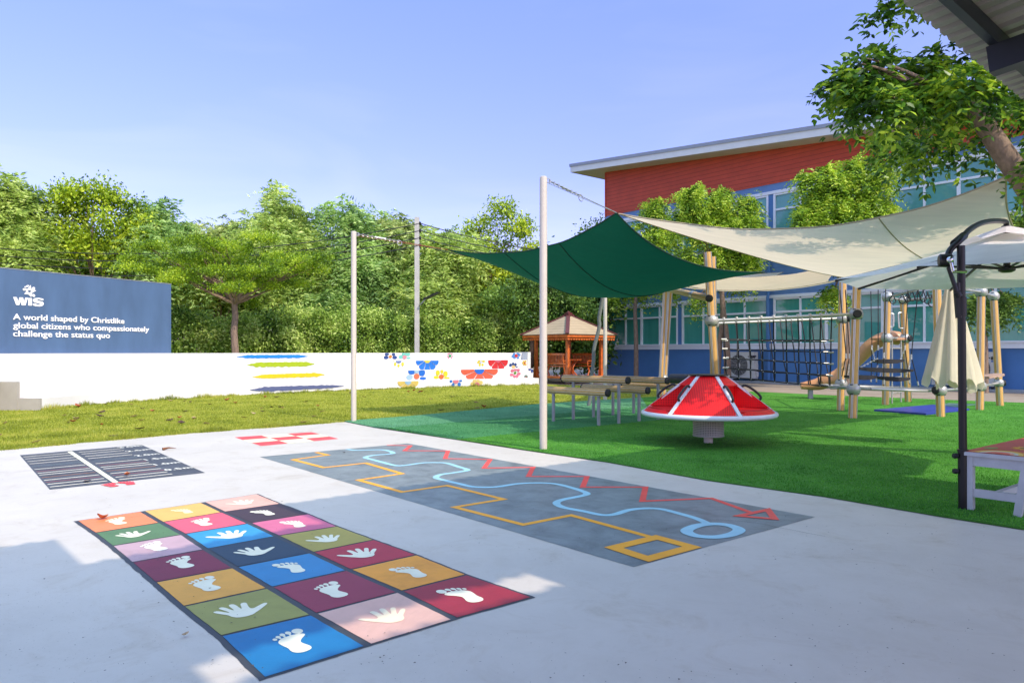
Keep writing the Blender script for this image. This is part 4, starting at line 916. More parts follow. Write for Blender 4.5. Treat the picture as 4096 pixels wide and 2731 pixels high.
g.box(gp(0, 0, AZ + .03), (.19, .19, .03), GA); g.box(gp(0, 0, AZ + .10), (.13, .13, .045), GA); g.lathe(gp(0, 0, AZ + .14), [(.12, 0), (.05, .05), (.02, .09)], 4)
build(g, 'ridge', 'maroon', gt)
g = MB()
for k in range(4):
    a = corners[k]; b = corners[(k + 1) % 4]; A_ = gp(a[0] * (EV - .05), a[1] * (EV - .05), EZ - .09); B2 = gp(b[0] * (EV - .05), b[1] * (EV - .05), EZ - .09)
    g.bar(A_, B2, .03, .11); d = (B2 - A_); L_ = d.length; d.normalize(); nn = int(L_ / .155); no = Vector((d.y, -d.x, 0))
    for i in range(nn):
        c = A_ + d * ((i + .5) * L_ / nn) - UP * .085
        P = [c + d * (.07 * math.cos(t)) * (1 if t < 9 else 1) + UP * (.075 * math.sin(t) - .02) for t in [math.pi + math.pi * q / 8 for q in range(9)]]
        m = len(g.v); g.v += [p + no * .012 for p in P] + [p - no * .012 for p in P]
        g.face(range(m, m + 9)); g.face(range(m + 17, m + 8, -1))
        for q in range(9): g.face((m + q, m + (q + 1) % 9, m + 9 + (q + 1) % 9, m + 9 + q))
build(g, 'carved_fringe', 'orange_wood', gt)
g = MB()
for a, b, c, d in ((-1, -1, -1, 1), (-1, 1, 1, 1), (1, 1, 1, -1), (1, -1, -1, -1)): g.bar(gp(a * H2, b * H2, 2.15), gp(c * H2, d * H2, 2.15), .08, .12)
build(g, 'beam', 'orange_wood', gt)
# seats inside: three benches with slatted backs, a table
def gbench(side, lab):
    # side: which edge; bench runs along that edge
    if side == 'l': o, dx, dy = gp(0, -0.78, PZ), Ld, Vd
    elif side == 'f': o, dx, dy = gp(0.78, 0, PZ), Vd, -Ld
    else: o, dx, dy = gp(0, 0.78, PZ), Ld, -Vd
    t = thing('slatted_bench', lab, 'bench', o, 'benches inside the gazebo'); ax = (dx, dy, UP)
    g = MB(); g.box(o + UP * .43 + dy * .05, (.78, .20, .02), ax); build(g, 'seat', 'orange_wood', t)
    g = MB(); bt = -dy * .22
    g.bar(o + dx * -.78 + bt + UP * .98, o + dx * .78 + bt + UP * .98, .04, .09); g.bar(o + dx * -.78 + bt * .8 + UP * .55, o + dx * .78 + bt * .8 + UP * .55, .04, .07)
    for i in range(15): x = -.7 + 1.4 * i / 14; g.bar(o + dx * x + bt * .8 + UP * .55, o + dx * x + bt + UP * .96, .025, .05, up=dy)
    build(g, 'backrest', 'orange_wood', t)
    for sx in (-.7, .7):
        g = MB(); g.tube([o + dx * sx + dy * .22, o + dx * sx + dy * .12 + UP * .2, o + dx * sx + dy * .2 + UP * .42], .035, 6); g.tube([o + dx * sx - dy * .2, o + dx * sx - dy * .12 + UP * .2, o + dx * sx - dy * .17 + UP * .42, o + dx * sx + bt * 1.05 + UP * 1.0], .035, 6); build(g, 'leg', 'orange_wood', t)
        g = MB(); g.bar(o + dx * sx - dy * .2 + UP * .68, o + dx * sx + dy * .24 + UP * .68, .05, .035); g.bar(o + dx * sx + dy * .22 + UP * .45, o + dx * sx + dy * .22 + UP * .67, .04, .04); build(g, 'armrest', 'orange_wood', t)
gbench('l', 'orange slat-back bench on the near left side of the gazebo'); gbench('f', 'orange slat-back bench at the far left side of the gazebo'); gbench('r', 'orange slat-back bench on the right side of the gazebo in shade')
tt = thing('carved_table', 'orange wooden table on curved carved legs inside the gazebo', 'table', gp(-.15, 0, PZ)); o = gp(-.15, 0, PZ)
g = MB(); g.box(o + UP * .72, (.30, .42, .03), GA); build(g, 'tabletop', 'orange_wood', tt)
for s in (-1, 1):
    for q in (-1, 1):
        g = MB(); g.tube(catmull([o + Vd * (s * .30) + Ld * (q * .1), o + Vd * (s * .12) + Ld * (q * .06) + UP * .2, o + Vd * (s * .10) + Ld * (q * .06) + UP * .38, o + Vd * (s * .30) + Ld * (q * .1) + UP * .69], 4), .032, 6); build(g, 'leg', 'orange_wood', tt, smooth=True)

# ---------------------------------------------------------------- shade-sail poles and sails
def shadepole(p, top, lab, r=0.056, head=True):
    b = ground(D(*p), 0.0); t = thing('sail_pole', lab, 'pole', b, 'cream poles that carry the shade sails')
    g = MB(); g.lathe(b, [(r, 0), (r, top - .01), (r * .8, top)], 20); build(g, 'shaft', 'pole', t, smooth=True)
    g = MB(); g.ring(b + UP * (top - .06) + Vector((r + .02, 0, 0)), .03, .008, 12, 6, (Vector((1, 0, 0)), UP, Vector((0, 1, 0)))); build(g, 'eye_bolt', 'steel', t)
    return b + UP * (top - .06)
T1 = shadepole((812.5, 968), 3.955, 'cream steel pole at the corner where patio, lawn and turf meet')
T2 = shadepole((1248, 1033), 4.04, 'tall cream steel pole standing at the near turf edge, chain at its top')
T3 = shadepole((1390, 919), 3.97, 'cream steel pole behind the log beams, its top hidden by the green sail')
gA = at(D(1416, 489), 12.0); gB = at(D(1030, 574), 16.1); gD = Vector((2.25, 20.9, 3.72)); gC = at(D(1757, 625), 14.3)
def sail(name, cs, sag, mats, lab, pull=0.12, n=26, ke=.55, kc=-.25, seams=()):
    """quad sail: concave edges, sagging middle"""
    t = thing(name, lab, 'shade sail', (cs[0] + cs[1] + cs[2] + cs[3]) / 4); g = MB(); c = (cs[0] + cs[1] + cs[2] + cs[3]) / 4; gr = {}
    def S(u, v):
        p = cs[0] * (1 - u) * (1 - v) + cs[1] * u * (1 - v) + cs[2] * u * v + cs[3] * (1 - u) * v
        eu, ev = 4 * u * (1 - u), 4 * v * (1 - v)
        # concave edges: pull each edge towards the centre
        q = p.copy()
        q += ((cs[3] + cs[2]) / 2 - (cs[0] + cs[1]) / 2) * (pull * eu * ((1 - v) ** 2.0) ) - ((cs[3] + cs[2]) / 2 - (cs[0] + cs[1]) / 2) * (pull * eu * v ** 2.0)
        q += ((cs[1] + cs[2]) / 2 - (cs[0] + cs[3]) / 2) * (pull * ev * ((1 - u) ** 2.0)) - ((cs[1] + cs[2]) / 2 - (cs[0] + cs[3]) / 2) * (pull * ev * u ** 2.0)
        q -= UP * (sag * (eu * ke + ev * ke + kc * eu * ev))
        q += UP * 0.035 * noise.noise(Vector((u * 5, v * 5, len(name))) )* eu
        return q
    for i in range(n + 1):
        for j in range(n + 1): gr[i, j] = len(g.v); g.v.append(S(i / n, j / n))
    for i in range(n):
        for j in range(n): g.face((gr[i, j], gr[i + 1, j], gr[i + 1, j + 1], gr[i, j + 1]))
    build(g, 'cloth', mats[0], t, smooth=True, recalc=False, angle=180)
    g = MB()
    for e in ([(k / n, 0) for k in range(n + 1)], [(1, k / n) for k in range(n + 1)], [(1 - k / n, 1) for k in range(n + 1)], [(0, 1 - k / n) for k in range(n + 1)]): g.tube([S(*q) for q in e], .012, 6)
    build(g, 'hem', mats[1], t, smooth=True)
    for sm in seams:
        g = MB(); g.tube([S(*(sm[0] + (sm[2] - sm[0]) * k / n, sm[1] + (sm[3] - sm[1]) * k / n)) - UP * .004 for k in range(n + 1)], .010, 5); build(g, 'seam', mats[1], t)
    return t
sail('green_sail', [gA, gB, gD, gC], 0.66, ['sail_green', 'hem_green'], 'dark green shade sail stretched between the cream poles', 0.06, ke=.38, kc=.62, seams=[(0.33, 0, 0.33, 1), (0.66, 0, 0.66, 1)])
bE = at(D(1421, 491), 12.0); bF = at(D(2312, 405), 9.0); bG = at(D(2560, 600), 14.0); bH = at(D(1975, 640), 17.3)
sail('beige_sail', [bE, bF, bG, bH], 0.52, ['sail_beige', 'hem_beige'], 'large beige shade sail spread over the climbing frame at right', 0.10, seams=[(0.68, 0, 0.60, 1)])
tA = at(D(1470, 640), 17.5); tB = at(D(1935, 640), 18.5); tC = at(D(1945, 600), 26.0); tD = at(D(1560, 622), 25.0)
sail('tan_sail', [tA, tB, tC, tD], 0.62, ['sail_tan', 'hem_beige'], 'tan shade sail hanging low behind the green and beige sails', 0.10)
cA = at(D(1440, 648), 24.5); cB = at(D(1790, 648), 26.0); cC = at(D(1800, 625), 31.0); cD = at(D(1480, 622), 30.5)
sail('cream_sail', [cA, cB, cC, cD], 0.22, ['sail_cream', 'hem_beige'], 'pale cream shade sail glimpsed between green and tan sails near the windows', 0.08)
def chain(mb, a, b, n, r=.022, t=.006, sag=0.0):
    for i in range(n):
        c = a.lerp(b, (i + .5) / n) - UP * sag * 4 * ((i + .5) / n) * (1 - (i + .5) / n); d = (b - a).normalized(); s = d.cross(UP).normalized(); u = s.cross(d)
        mb.ring(c, r, t, 10, 5, (d, s if i % 2 else u, u if i % 2 else s))
def lashing(name, a, b, lab, rust=False, mid=None):
    t = thing(name, lab, 'rigging', a)
    d = (b - a); g = MB(); chain(g, a, a + d * .45, int(d.length * .45 / .045)); build(g, 'chain', 'steel', t)
    g = MB(); g.tube([a, b], .007, 6); g.tube([a - UP * .04, b], .005, 6); build(g, 'cable', 'rust' if rust else 'steel', t)
    g = MB(); g.ring(a + d * .45 - UP * .03, .05, .008, 18, 6, (d.normalized(), UP, d.normalized().cross(UP))); build(g, 'ring', 'steel', t)
    g = MB(); g.tube([a + d * .18, a + d * .30], .018, 8); build(g, 'turnbuckle', 'steel', t)
lashing('sail_chain', T2 + Vector((.08, 0, 0)), gA, 'chain and turnbuckle from the tall near pole down to the green sail tip')
lashing('sail_cable', T1 + Vector((.08, 0, 0)), gB, 'rust-brown cable from the corner pole to the green sail', True)
lashing('sail_wire', T3, gD, 'short wire from the far pole to the green sail')
lashing('sail_tether', at(D(2352, 368), 9.0) , bF, 'thin wire from the leaning tree to the upper corner of the beige sail')
# bent pipe beside the third pole
t3 = fr(2000, 1200, 2.352)
g = MB(); g.tube(catmull([at(t3(*p), 19.7) for p in ((975, -140), (962, 0), (932, 170), (934, 250), (886, 450), (880, 560), (866, 700), (852, 880), (832, 1003))], 5), .05, 10)
tag(build(g, 'bent_pipe', 'pipe_grey', smooth=True), 'bent galvanised pipe leaning beside the far sail pole', 'pipe')
# corrugated canopy over the camera
cc = Vector((0.743, 0.669, 0)); cq = Vector((-0.669, 0.743, 0)); QE = 2.16; ZE = 4.07; SL = 0.12
def cp(c, q, dz=0.0): return cc * c + cq * q + UP * (ZE + SL * (QE - q) + dz)
can = thing('canopy_roof', 'corrugated metal canopy roof on dark steel beams over the patio', 'canopy', cp(6, 0) - UP * 4)
def corr(mb, c0, c1, q0, q1, pitch=0.19):
    n = int(math.ceil((c1 - c0) / pitch)); pr = [(0, 0), (.52, 0), (.60, .035), (.92, .035), (1.0, 0)]; P = []
    for i in range(n):
        for a, h in pr[:-1]: P.append((min(c1, c0 + (i + a) * pitch), h))
    P.append((c1, 0)); b = len(mb.v)
    for c, h in P: mb.v.append(cp(c, q0, h)); mb.v.append(cp(c, q1, h))
    for i in range(len(P) - 1): mb.face((b + 2 * i, b + 2 * i + 2, b + 2 * i + 3, b + 2 * i + 1))
M['corr'] = mat('corrugated_sheet', (0.27, 0.25, 0.225), 0.5, 0.10, 3, metal=0.2)
M['steel_dark'] = mat('dark_steel_beam', (0.012, 0.015, 0.028), 0.5, 0.1, 4)
for c0, c1, q0, q1 in ((-2.6, 1.33, -4.9, QE - .08), (3.451, 9.2, -4.9, QE), (1.331, 3.129, -1.50, QE - 1.12), (1.331, 3.45, -4.9, -1.84), (3.131, 3.45, -1.50, QE)):
    g = MB(); corr(g, c0, c1, q0, q1); build(g, 'roof_sheet', 'corr', can, recalc=False)
for q in (QE - .30, QE - 1.35, -2.4, -3.6, -4.8):
    g = MB()
    for c0, c1 in (((-2.5, 1.3), (3.18, 9.1)) if -2.0 < q < QE else ((-2.5, 9.1),)): g.bar(cp(c0, q, -.07), cp(c1, q, -.07), .07, .13)
    build(g, 'purlin', 'steel_dark', can)
for c in (-2.2, 0.6, 3.6, 7.05):
    g = MB(); g.bar(cp(c, QE - .26, -.25), cp(c, -4.8, -.25), .14, .22); build(g, 'rafter', 'steel_dark', can)
for c in (-2.2, 7.05):
    for q in (-4.6,):
        g = MB(); p = cp(c, q, -.36); g.bar(Vector((p.x, p.y, 0)), p, .14, .14, up=cc); build(g, 'column', 'steel_dark', can)
# ---------------------------------------------------------------- balance logs
t3 = fr(2000, 1200, 2.352); t4 = fr(2600, 950, 2.0913); t5 = fr(3300, 1000, 2.0905); e5 = fr(3350, 1100, 3.1354); z3 = fr(3500, 1500, 2.413); z8 = fr(3100, 1450, 2.3614); q6 = fr(3400, 750, 2.6135)
def onplane(p, A_, dirv):
    """ray through pixel p meets the vertical plane through A_ along dirv"""
    a, b = ray(p); n = Vector((dirv.y, -dirv.x, 0)); Y = A_.dot(n) / (a * n.x + n.y); return Vector((a * Y, Y, CH + b * Y))
def logbeam(leg1, leg2, cen1, x0, x1, lab, r=.072):
    A_ = ground(t3(*leg1)); B2 = ground(t3(*leg2)) if not isinstance(leg2, Vector) else A_ + leg2; d = (B2 - A_); d.z = 0; d.normalize()
    z = onplane(t3(leg1[0], cen1), A_, d).z
    e0 = onplane(t3(x0, cen1), A_, d); e1 = onplane(t3(x1, cen1), A_, d); e0.z = e1.z = z
    t = thing('balance_log', lab, 'balance beam', (A_ + B2) / 2, 'timber balance beams on grey legs')
    g = MB(); g.tube([e0, e1], r, 20); s = d.cross(UP)
    g.cur = 1
    for a in (-.35, .5, 2.6, 3.8, -1.2, 1.5):
        o = s * (math.cos(a) * (r - .001)) + UP * (math.sin(a) * (r - .001)); g.bar(e0 + o, e1 + o, .007, .007)
    build(g, 'log', ['wood_log', 'alu'], t, smooth=True)
    for e, k in ((e0, -1), (e1, 1)):
        g = MB(); g.lathe(e + d * (k * .001), [(r + .004, -.02), (r + .004, .012), (r * .85, .02), (r * .3, .021)] if k > 0 else [(r * .3, -.021), (r * .85, -.02), (r + .004, -.012), (r + .004, .02)], 20, d)
        build(g, 'end_cap', 'black', t, smooth=True)
    for L_ in (A_, B2):
        g = MB(); g.lathe(L_, [(.034, 0), (.034, z - r + .01)], 14); build(g, 'leg', 'legmetal', t, smooth=True)
        g = MB(); g.box(Vector((L_.x, L_.y, z - r + .004)), (.07, .05, .006), (d, s, UP)); build(g, 'bracket', 'legmetal', t)
    return B2 - A_
v1 = logbeam((690, 1130), (1118, 1168), 738, 592, 1205, 'high timber balance beam just right of the tall near pole, black cap towards the camera')
logbeam((503, 1147), (928, 1188), 846, 432, 1016, 'low timber balance beam emerging from behind the tall near pole')
logbeam((880, 1107), (1308, 1145), 826, 780, 1392, 'low timber balance beam between the two high ones')
logbeam((1063, 1090), (1487, 1128), 740, 980, 1576, 'high timber balance beam farther right, ending before the red spinner')
logbeam((1257, 1073), v1, 800, 1160, 1800, 'low timber balance beam farthest back, running behind the red spinner')

# ---------------------------------------------------------------- red spinner
SC = ground(D(1627, 1019)); sp = thing('spinner', 'red perforated cone carousel with white ribs and rim on a grey drum', 'carousel', SC)
RZ, RT, R0, R1 = 0.485, 1.065, 1.01, 0.27
g = MB(); g.lathe(SC, [(.07, 0), (.07, .14)], 20); build(g, 'shaft', 'pole', sp, smooth=True)
g = MB(); uvd = {}
n = 48
for i in range(n + 1):
    a = 2 * math.pi * i / n
    for z in (.13, .44): uvd[len(g.v)] = (a * .238, z); g.v.append(SC + Vector((math.cos(a) * .238, math.sin(a) * .238, z)))
for i in range(n): g.face((2 * i, 2 * i + 2, 2 * i + 3, 2 * i + 1))
build(g, 'drum', 'grey_perf', sp, smooth=True, uv=uvd)
g = MB(); g.lathe(SC, [(.236, .125), (.243, .125), (.243, .145), (.232, .145)], 40, cap=False); g.lathe(SC, [(.20, .15), (.20, .43)], 24); build(g, 'drum_core', 'grey_metal', sp, smooth=True)
g = MB(); g.ring(SC + UP * RZ, R0, .038, 64, 12); build(g, 'rim', 'white_metal', sp, smooth=True)
g = MB(); g.lathe(SC, [(.30, RT + .012), (.31, RT + .018), (.31, RT + .030), (.12, RT + .036), (.01, RT + .036)], 40); build(g, 'top_plate', 'dark_metal', sp, smooth=True)
g = MB(); g.lathe(SC, [(.24, .44), (.95, .455), (.95, .462), (.2, .47)], 48); build(g, 'floor_plate', 'red_gloss', sp)
A0 = -90 + 11.5
def cone(a, k, off=0.0):
    """k: 0 at the rim, 1 at the top"""
    r = R0 + (R1 - R0) * k + off; return SC + Vector((math.cos(a) * r, math.sin(a) * r, RZ + .02 + (RT - RZ - .02) * k))
for i in range(6):
    a = math.radians(A0 + 60 * i); g = MB(); g.bar(cone(a, 0, -.005), cone(a, 1, .0), .055, .035); build(g, 'rib', 'white_metal', sp)
    # handle
    g = MB(); b = math.radians(A0 + 60 * i); no = Vector((math.cos(b) * .62, math.sin(b) * .62, .78))
    p0, p1 = cone(b, .34), cone(b, .70); g.tube(catmull([p0, p0 + no * .065 + (p1 - p0) * .06, (p0 + p1) / 2 + no * .085, p1 + no * .065 - (p1 - p0) * .08, p1], 4), .019, 8); build(g, 'handle', 'black', sp, smooth=True)
    a2 = a + math.radians(60); open_ = i in (0, 2, 4)
    def pan(mb, uvd, f, ka, kb, na=10, nk=6, off=0.004):
        base_ = len(mb.v); a_, b_ = a + math.radians(2.2), a2 - math.radians(2.2)
        for q in range(na + 1):
            t = a_ + (b_ - a_) * q / na
            for s_ in range(nk + 1):
                k = ka + (kb - ka) * s_ / nk; p = cone(t, k, off); uvd[len(mb.v)] = ((t - (a_ + b_) / 2) * (R0 + (R1 - R0) * k), k * .95); mb.v.append(p)
        for q in range(na):
            for s_ in range(nk): m = base_ + q * (nk + 1) + s_; mb.face((m, m + nk + 1, m + nk + 2, m + 1))
    g = MB(); uvd = {}
    if not open_:
        pan(g, uvd, None, 0.0, 1.0); build(g, 'panel', 'red_perf', sp, uv=uvd, recalc=False, smooth=True)
    else:
        pan(g, uvd, None, 0.0, .13, 10, 2); pan(g, uvd, None, .76, 1.0, 10, 3); build(g, 'panel', 'red_perf', sp, uv=uvd, recalc=False, smooth=True)
        am = (a + a2) / 2; rd = Vector((math.cos(am), math.sin(am), 0)); ta = Vector((-rd.y, rd.x, 0))
        def P3(r, t, z): return SC + rd * r + ta * t + UP * z
        g = MB(); uvd = {}
        def uq(*ps):
            o_ = ps[0]; e = (ps[1] - ps[0]).normalized(); f_ = (ps[3] - ps[0]); f_ = (f_ - e * f_.dot(e)).normalized()
            for p in ps: uvd[len(g.v)] = ((p - o_).dot(e), (p - o_).dot(f_)); g.v.append(p)
            g.face(range(len(g.v) - len(ps), len(g.v)))
        zt = RZ + .02 + (RT - RZ - .02) * .76; zs = RZ + .10
        uq(P3(.30, -.20, zs), P3(.30, .20, zs), P3(.34, .20, zt), P3(.34, -.20, zt))
        uq(P3(.30, .20, zs), P3(.82, .42, zs), P3(.42, .22, zt), P3(.34, .20, zt))
        uq(P3(.82, -.42, zs), P3(.30, -.20, zs), P3(.34, -.20, zt), P3(.42, -.22, zt))
        build(g, 'seat_back', 'red_perf', sp, uv=uvd, recalc=False)
        g = MB(); g.poly([P3(.30, -.20, zs), P3(.86, -.45, zs - .01), P3(.86, .45, zs - .01), P3(.30, .20, zs)]); g.poly([P3(.30, -.20, zs - .012), P3(.86, -.45, zs - .022), P3(.86, .45, zs - .022), P3(.30, .20, zs - .012)]); build(g, 'seat', 'red_gloss', sp, recalc=False)
    g = MB()
    for k in (.06, .5, .94):
        for t in (a + .05, a2 - .05): c = cone(t, k, .008); g.ball(c, .011, 8, .6)
    build(g, 'bolt', 'chrome', sp, smooth=True)

# ---------------------------------------------------------------- climbing frame
cf = thing('climbing_frame', 'timber and steel climbing frame with rope net, swinging steps, hanging rings and tan slide', 'climbing frame', ground(t5(230, 1410)))
def post(b, t, r=.085, parent=None, name='post'):
    g = MB(); d = (t - b).normalized(); x = d.cross(Vector((0, 1, 0))).normalized(); y = d.cross(x)
    g.tube([b, t], r, 18); g.cur = 1
    for a in (0.9, 2.5, 4.0, 5.4):
        o = (x * math.cos(a) + y * math.sin(a)) * (r - .004)
        for s_ in (-.013, .013):
            w_ = (x * -math.sin(a) + y * math.cos(a)) * s_; g.bar(b + o + w_, t + o + w_, .016, .018, up=x * math.cos(a) + y * math.sin(a))
    return build(g, name, ['wood_post', 'alu'], parent or cf, smooth=True)
def joint(c, parent=None, cap=None, r=.148):
    p = parent or cf; g = MB(); g.ball(c, r, 24); g.ring(c, r, .008, 32, 6, (Vector((1, 0, 0)), UP, Vector((0, 1, 0)))); g.cur = 1
    for a in (-.8, .8, 2.3, 3.9):
        for s_ in (-.75, .75):
            q = Vector((math.sin(a) * math.cos(s_), -math.cos(a) * math.cos(s_), math.sin(s_))); u = q.cross(UP).normalized(); g.box(c + q * (r - .004), (.030, .012, .009), (u, u.cross(q), q))
    o = build(g, 'ball_joint', ['grey_metal', 'black'], p, smooth=True)
    if cap: g = MB(); g.lathe(c + cap * (r - .02), [(r * .62, 0), (r * .62, .03), (r * .5, .045)], 22, cap); build(g, 'joint_cap', 'black', o)
    return c
Pa = ground(t5(230, 1410)); Pb = ground(t5(130, 1345)); Pc = ground(t5(505, 1298)); Pd = ground(t5(697, 1272)); Pe = ground(t5(968, 1397)); Pf = ground(t5(1295, 1340)); Pg = ground(t5(1465, 1305))
def topat(f, p, Y, b, z):
    """top of a leaning post passing through pixel p"""
    q = at(f(*p), Y); k = z / q.z; return b + (q - b) * k
Ta = topat(t5, (268, 300), Pa.y + .05, Pa, 3.4); Tb = topat(t5, (150, 300), Pb.y, Pb, 3.4); Tc = topat(t5, (526, 345), Pc.y, Pc, 2.95); Td = topat(t5, (652, 380), Pd.y - .1, Pd, 2.95)
Te = topat(t5, (936, 320), Pe.y, Pe, 3.5); Tf = topat(t5, (1308, 330), Pf.y, Pf, 2.95); Tg = topat(t5, (1408, 345), Pg.y, Pg, 2.95)
for b, t in ((Pa, Ta), (Pb, Tb), (Pc, Tc), (Pd, Td), (Pe, Te), (Pf, Tf), (Pg, Tg)): post(b, t)
def on(b, t, z): return b + (t - b) * (z / t.z)
Ph = Vector((4.32, 15.75, 0)); Th = at(t4(480, 122), 16.3); Ph = Th + (at(t4(545, 1140), 16.45) - Th); k = Ph.z / (Th.z - Ph.z); Ph = Ph + (Ph - Th) * k; Ph.z = 0
post(Ph, Th); Pi = Vector((4.98, 18.2, 0)); Ti = at(t4(520, 160), 17.9); post(Pi, Ti)
Jh = joint(on(Ph, Th, 2.14)); Ji = joint(on(Pi, Ti, 2.14)); Ja = joint(on(Pa, Ta, 2.27), cap=Vector((-.25, -.95, 0)).normalized()); Jb = joint(on(Pb, Tb, 2.27), cap=Vector((.9, -.4, 0)).normalized())
def pipe(a, b, r=.028, name='rail', m='grey_metal', p=None):
    g = MB(); g.tube([a, b], r, 12); return build(g, name, m, p or cf, smooth=True)
pipe(Jh, Ja, .034); pipe(Ji, Jb, .034)
# net: two sheets of rope meeting at the bottom
def netsheet(A1, A2, B1, B2, xs, rows, seed):
    rr = random.Random(seed); g = MB(); k = MB(); cl = []; pts = {}
    for i, x in enumerate(xs):
        for j, y in enumerate(rows):
            tpt = A1.lerp(A2, .084 + .75 * x); bpt = B1.lerp(B2, x); p = tpt.lerp(bpt, y)
            if 0 < j: p += Vector((rr.uniform(-.016, .016), rr.uniform(-.012, .012), -.02 * math.sin(math.pi * x) * (y) + rr.uniform(-.008, .008)))
            pts[i, j] = p
    for i in range(len(xs)):
        col_ = [pts[i, j] for j in range(len(rows))]
        g.tube(catmull(col_, 3), .014, 6); cm = MB(); cm.lathe(col_[0] - UP * .07, [(.018, 0), (.022, .06), (.038, .07), (.04, .10), (.03, .13)], 10); cl.append(cm)
    for j in range(1, len(rows)):
        g.tube(catmull([pts[i, j] for i in range(len(xs))], 3), .014, 6)
        for i in (0, len(xs) - 1): cm = MB(); cm.tube([pts[i, j] + Vector((-.06, 0, 0)), pts[i, j] + Vector((.06, 0, 0))], .022, 8); cl.append(cm)
        for i in range(len(xs)): k.ball(pts[i, j], .016, 8)
    return g, k, cl
xs_ = [0.0, .12, .235, .35, .465, .58, .69, .80, .90, 1.0]; rows_ = [0, .33, .49, .65, .82, .97]
Bl1 = at(t4(640, 1175), 16.6); Bl2 = at(t4(1510, 1262), 17.0)
for (a, b, sd) in ((Jh, Ja, 1), (Ji, Jb, 2)):
    g, k, cl = netsheet(a, b, Bl1 + (a - Jh) * .12, Bl2 + (a - Jh) * .12, xs_, rows_, sd)
    no = build(g, 'net', 'rope', cf, smooth=True); build(k, 'rope_clip', 'alu', no, smooth=True); [build(q_, 'net_clamp', 'grey_metal', no, smooth=True) for q_ in cl]
# low joints and the long oval ring
La = joint(on(Pa, Ta, .64)); Lb = joint(on(Pb, Tb, .66)); Le = joint(on(Pe, Te, .60), cap=Vector((-.9, -.35, 0)).normalized(), r=.145)
pipe(Bl2, La.lerp(Lb, .3), .02, 'net_anchor')
A_ = La + Vector((0, 0, -.02)); B2 = Lb; R_ = at(t5(812, 1167), 17.3)
mid = (A_ + B2) / 2; ax1 = (R_ - mid); Lx = ax1.length; ax1.normalize(); ax2 = ax1.cross(UP) * -1; hw = .92; P = []
P = [mid - ax2 * hw] + [mid + ax1 * (Lx - .95) + ax1 * (.95 * math.cos(t)) + ax2 * (hw * math.sin(t)) for t in [-math.pi / 2 + math.pi * k / 24 for k in range(25)]] + [mid + ax2 * hw, mid - ax1 * .25 + ax2 * (hw * .8), mid - ax1 * .34, mid - ax1 * .25 - ax2 * (hw * .8)]
g = MB(); g.tube(P + [P[0]], .030, 10, caps=False); build(g, 'ring_rail', 'grey_metal', cf, smooth=True); pipe(max(P, key=lambda q: q.dot(ax1)), Le, .030, 'ring_strut')
# ropes with hanging steps
def rope(a, b, c=None):
    g = MB(); g.tube([a, b] + ([c] if c is not None else []), .011, 6); e = c if c is not None else b
    r_ = build(g, 'hanging_rope', 'rope', cf); g = MB(); g.tube([b + UP * .05, b - UP * .07], .02, 8); build(g, 'ferrule', 'alu', r_); d = (e - b).normalized() if c is not None else UP * -1
    g = MB(); g.tube([e - d * .12, e - d * .02], .018, 8); build(g, 'ferrule', 'alu', r_); g = MB(); chain(g, a + UP * .12, a, 3, .018, .005); build(g, 'chain', 'alu', r_)
for x0, y0, x1, y1, x2, y2, Y in ((418, 205, 432, 905, 420, 1350, 18.2), (510, 185, 510, 905, 488, 1350, 17.4), (605, 175, 582, 1000, 583, 1380, 16.6), (30, 190, 108, 1010, 40, 1340, 16.8), (98, 185, 152, 1010, 90, 1350, 17.2), (885, 200, 845, 905, 905, 1370, 18.0), (1010, 190, 925, 1020, 1018, 1395, 17.0)):
    rope(at(e5(x0, y0), Y), at(e5(x1, y1), Y), at(e5(x2, y2), Y))
def swingstep(xa, ya, xb, yb, Y, hang):
    a, b = at(e5(xa, ya), Y), at(e5(xb, yb), Y); d = (b - a).normalized(); n_ = d.cross(UP).normalized(); g = MB(); m = 12
    for i in range(m + 1):
        t = i / m; c = a.lerp(b, t) - UP * (.02 * 4 * t * (1 - t)); w_ = .08 + .07 * math.sin(math.pi * t); h = .026 + .028 * math.sin(math.pi * t)
        for s_, q in ((-1, -1), (1, -1), (1, 1), (-1, 1)): g.v.append(c + n_ * (w_ * s_) + UP * (h * q))
    for i in range(m):
        for k in range(4): g.face((4 * i + k, 4 * i + (k + 1) % 4, 4 * i + 4 + (k + 1) % 4, 4 * i + 4 + k))
    g.face((0, 1, 2, 3)); g.face([4 * m + k for k in range(4)])
    s_ = build(g, 'swinging_step', 'black', cf, smooth=True)
    for e, h_ in ((a + d * .06, hang[0]), (b - d * .06, hang[1])):
        g = MB(); top = at(e5(*h_), Y); chain(g, top, e + UP * .03, max(3, int((top - e).length / .04)), .016, .004); build(g, 'chain', 'alu', s_)
swingstep(440, 1075, 820, 1070, 18.1, ((430, 905), (845, 920)))
swingstep(258, 1170, 930, 1195, 17.0, ((510, 1040), (920, 1040)))
swingstep(100, 1270, 475, 1275, 17.0, ((150, 1110), (510, 1130)))
swingstep(500, 1285, 890, 1298, 17.4, ((583, 1120), (905, 1130)))
g = MB()
for x, y, Y in ((40, 1340, 16.8), (90, 1350, 17.2), (420, 1350, 18.2), (583, 1380, 16.6), (905, 1370, 18.0), (1018, 1395, 17.0)): c = at(e5(x, y), Y); chain(g, c, c - UP * .10, 3, .02, .005)
build(g, 'shackle', 'alu', cf)
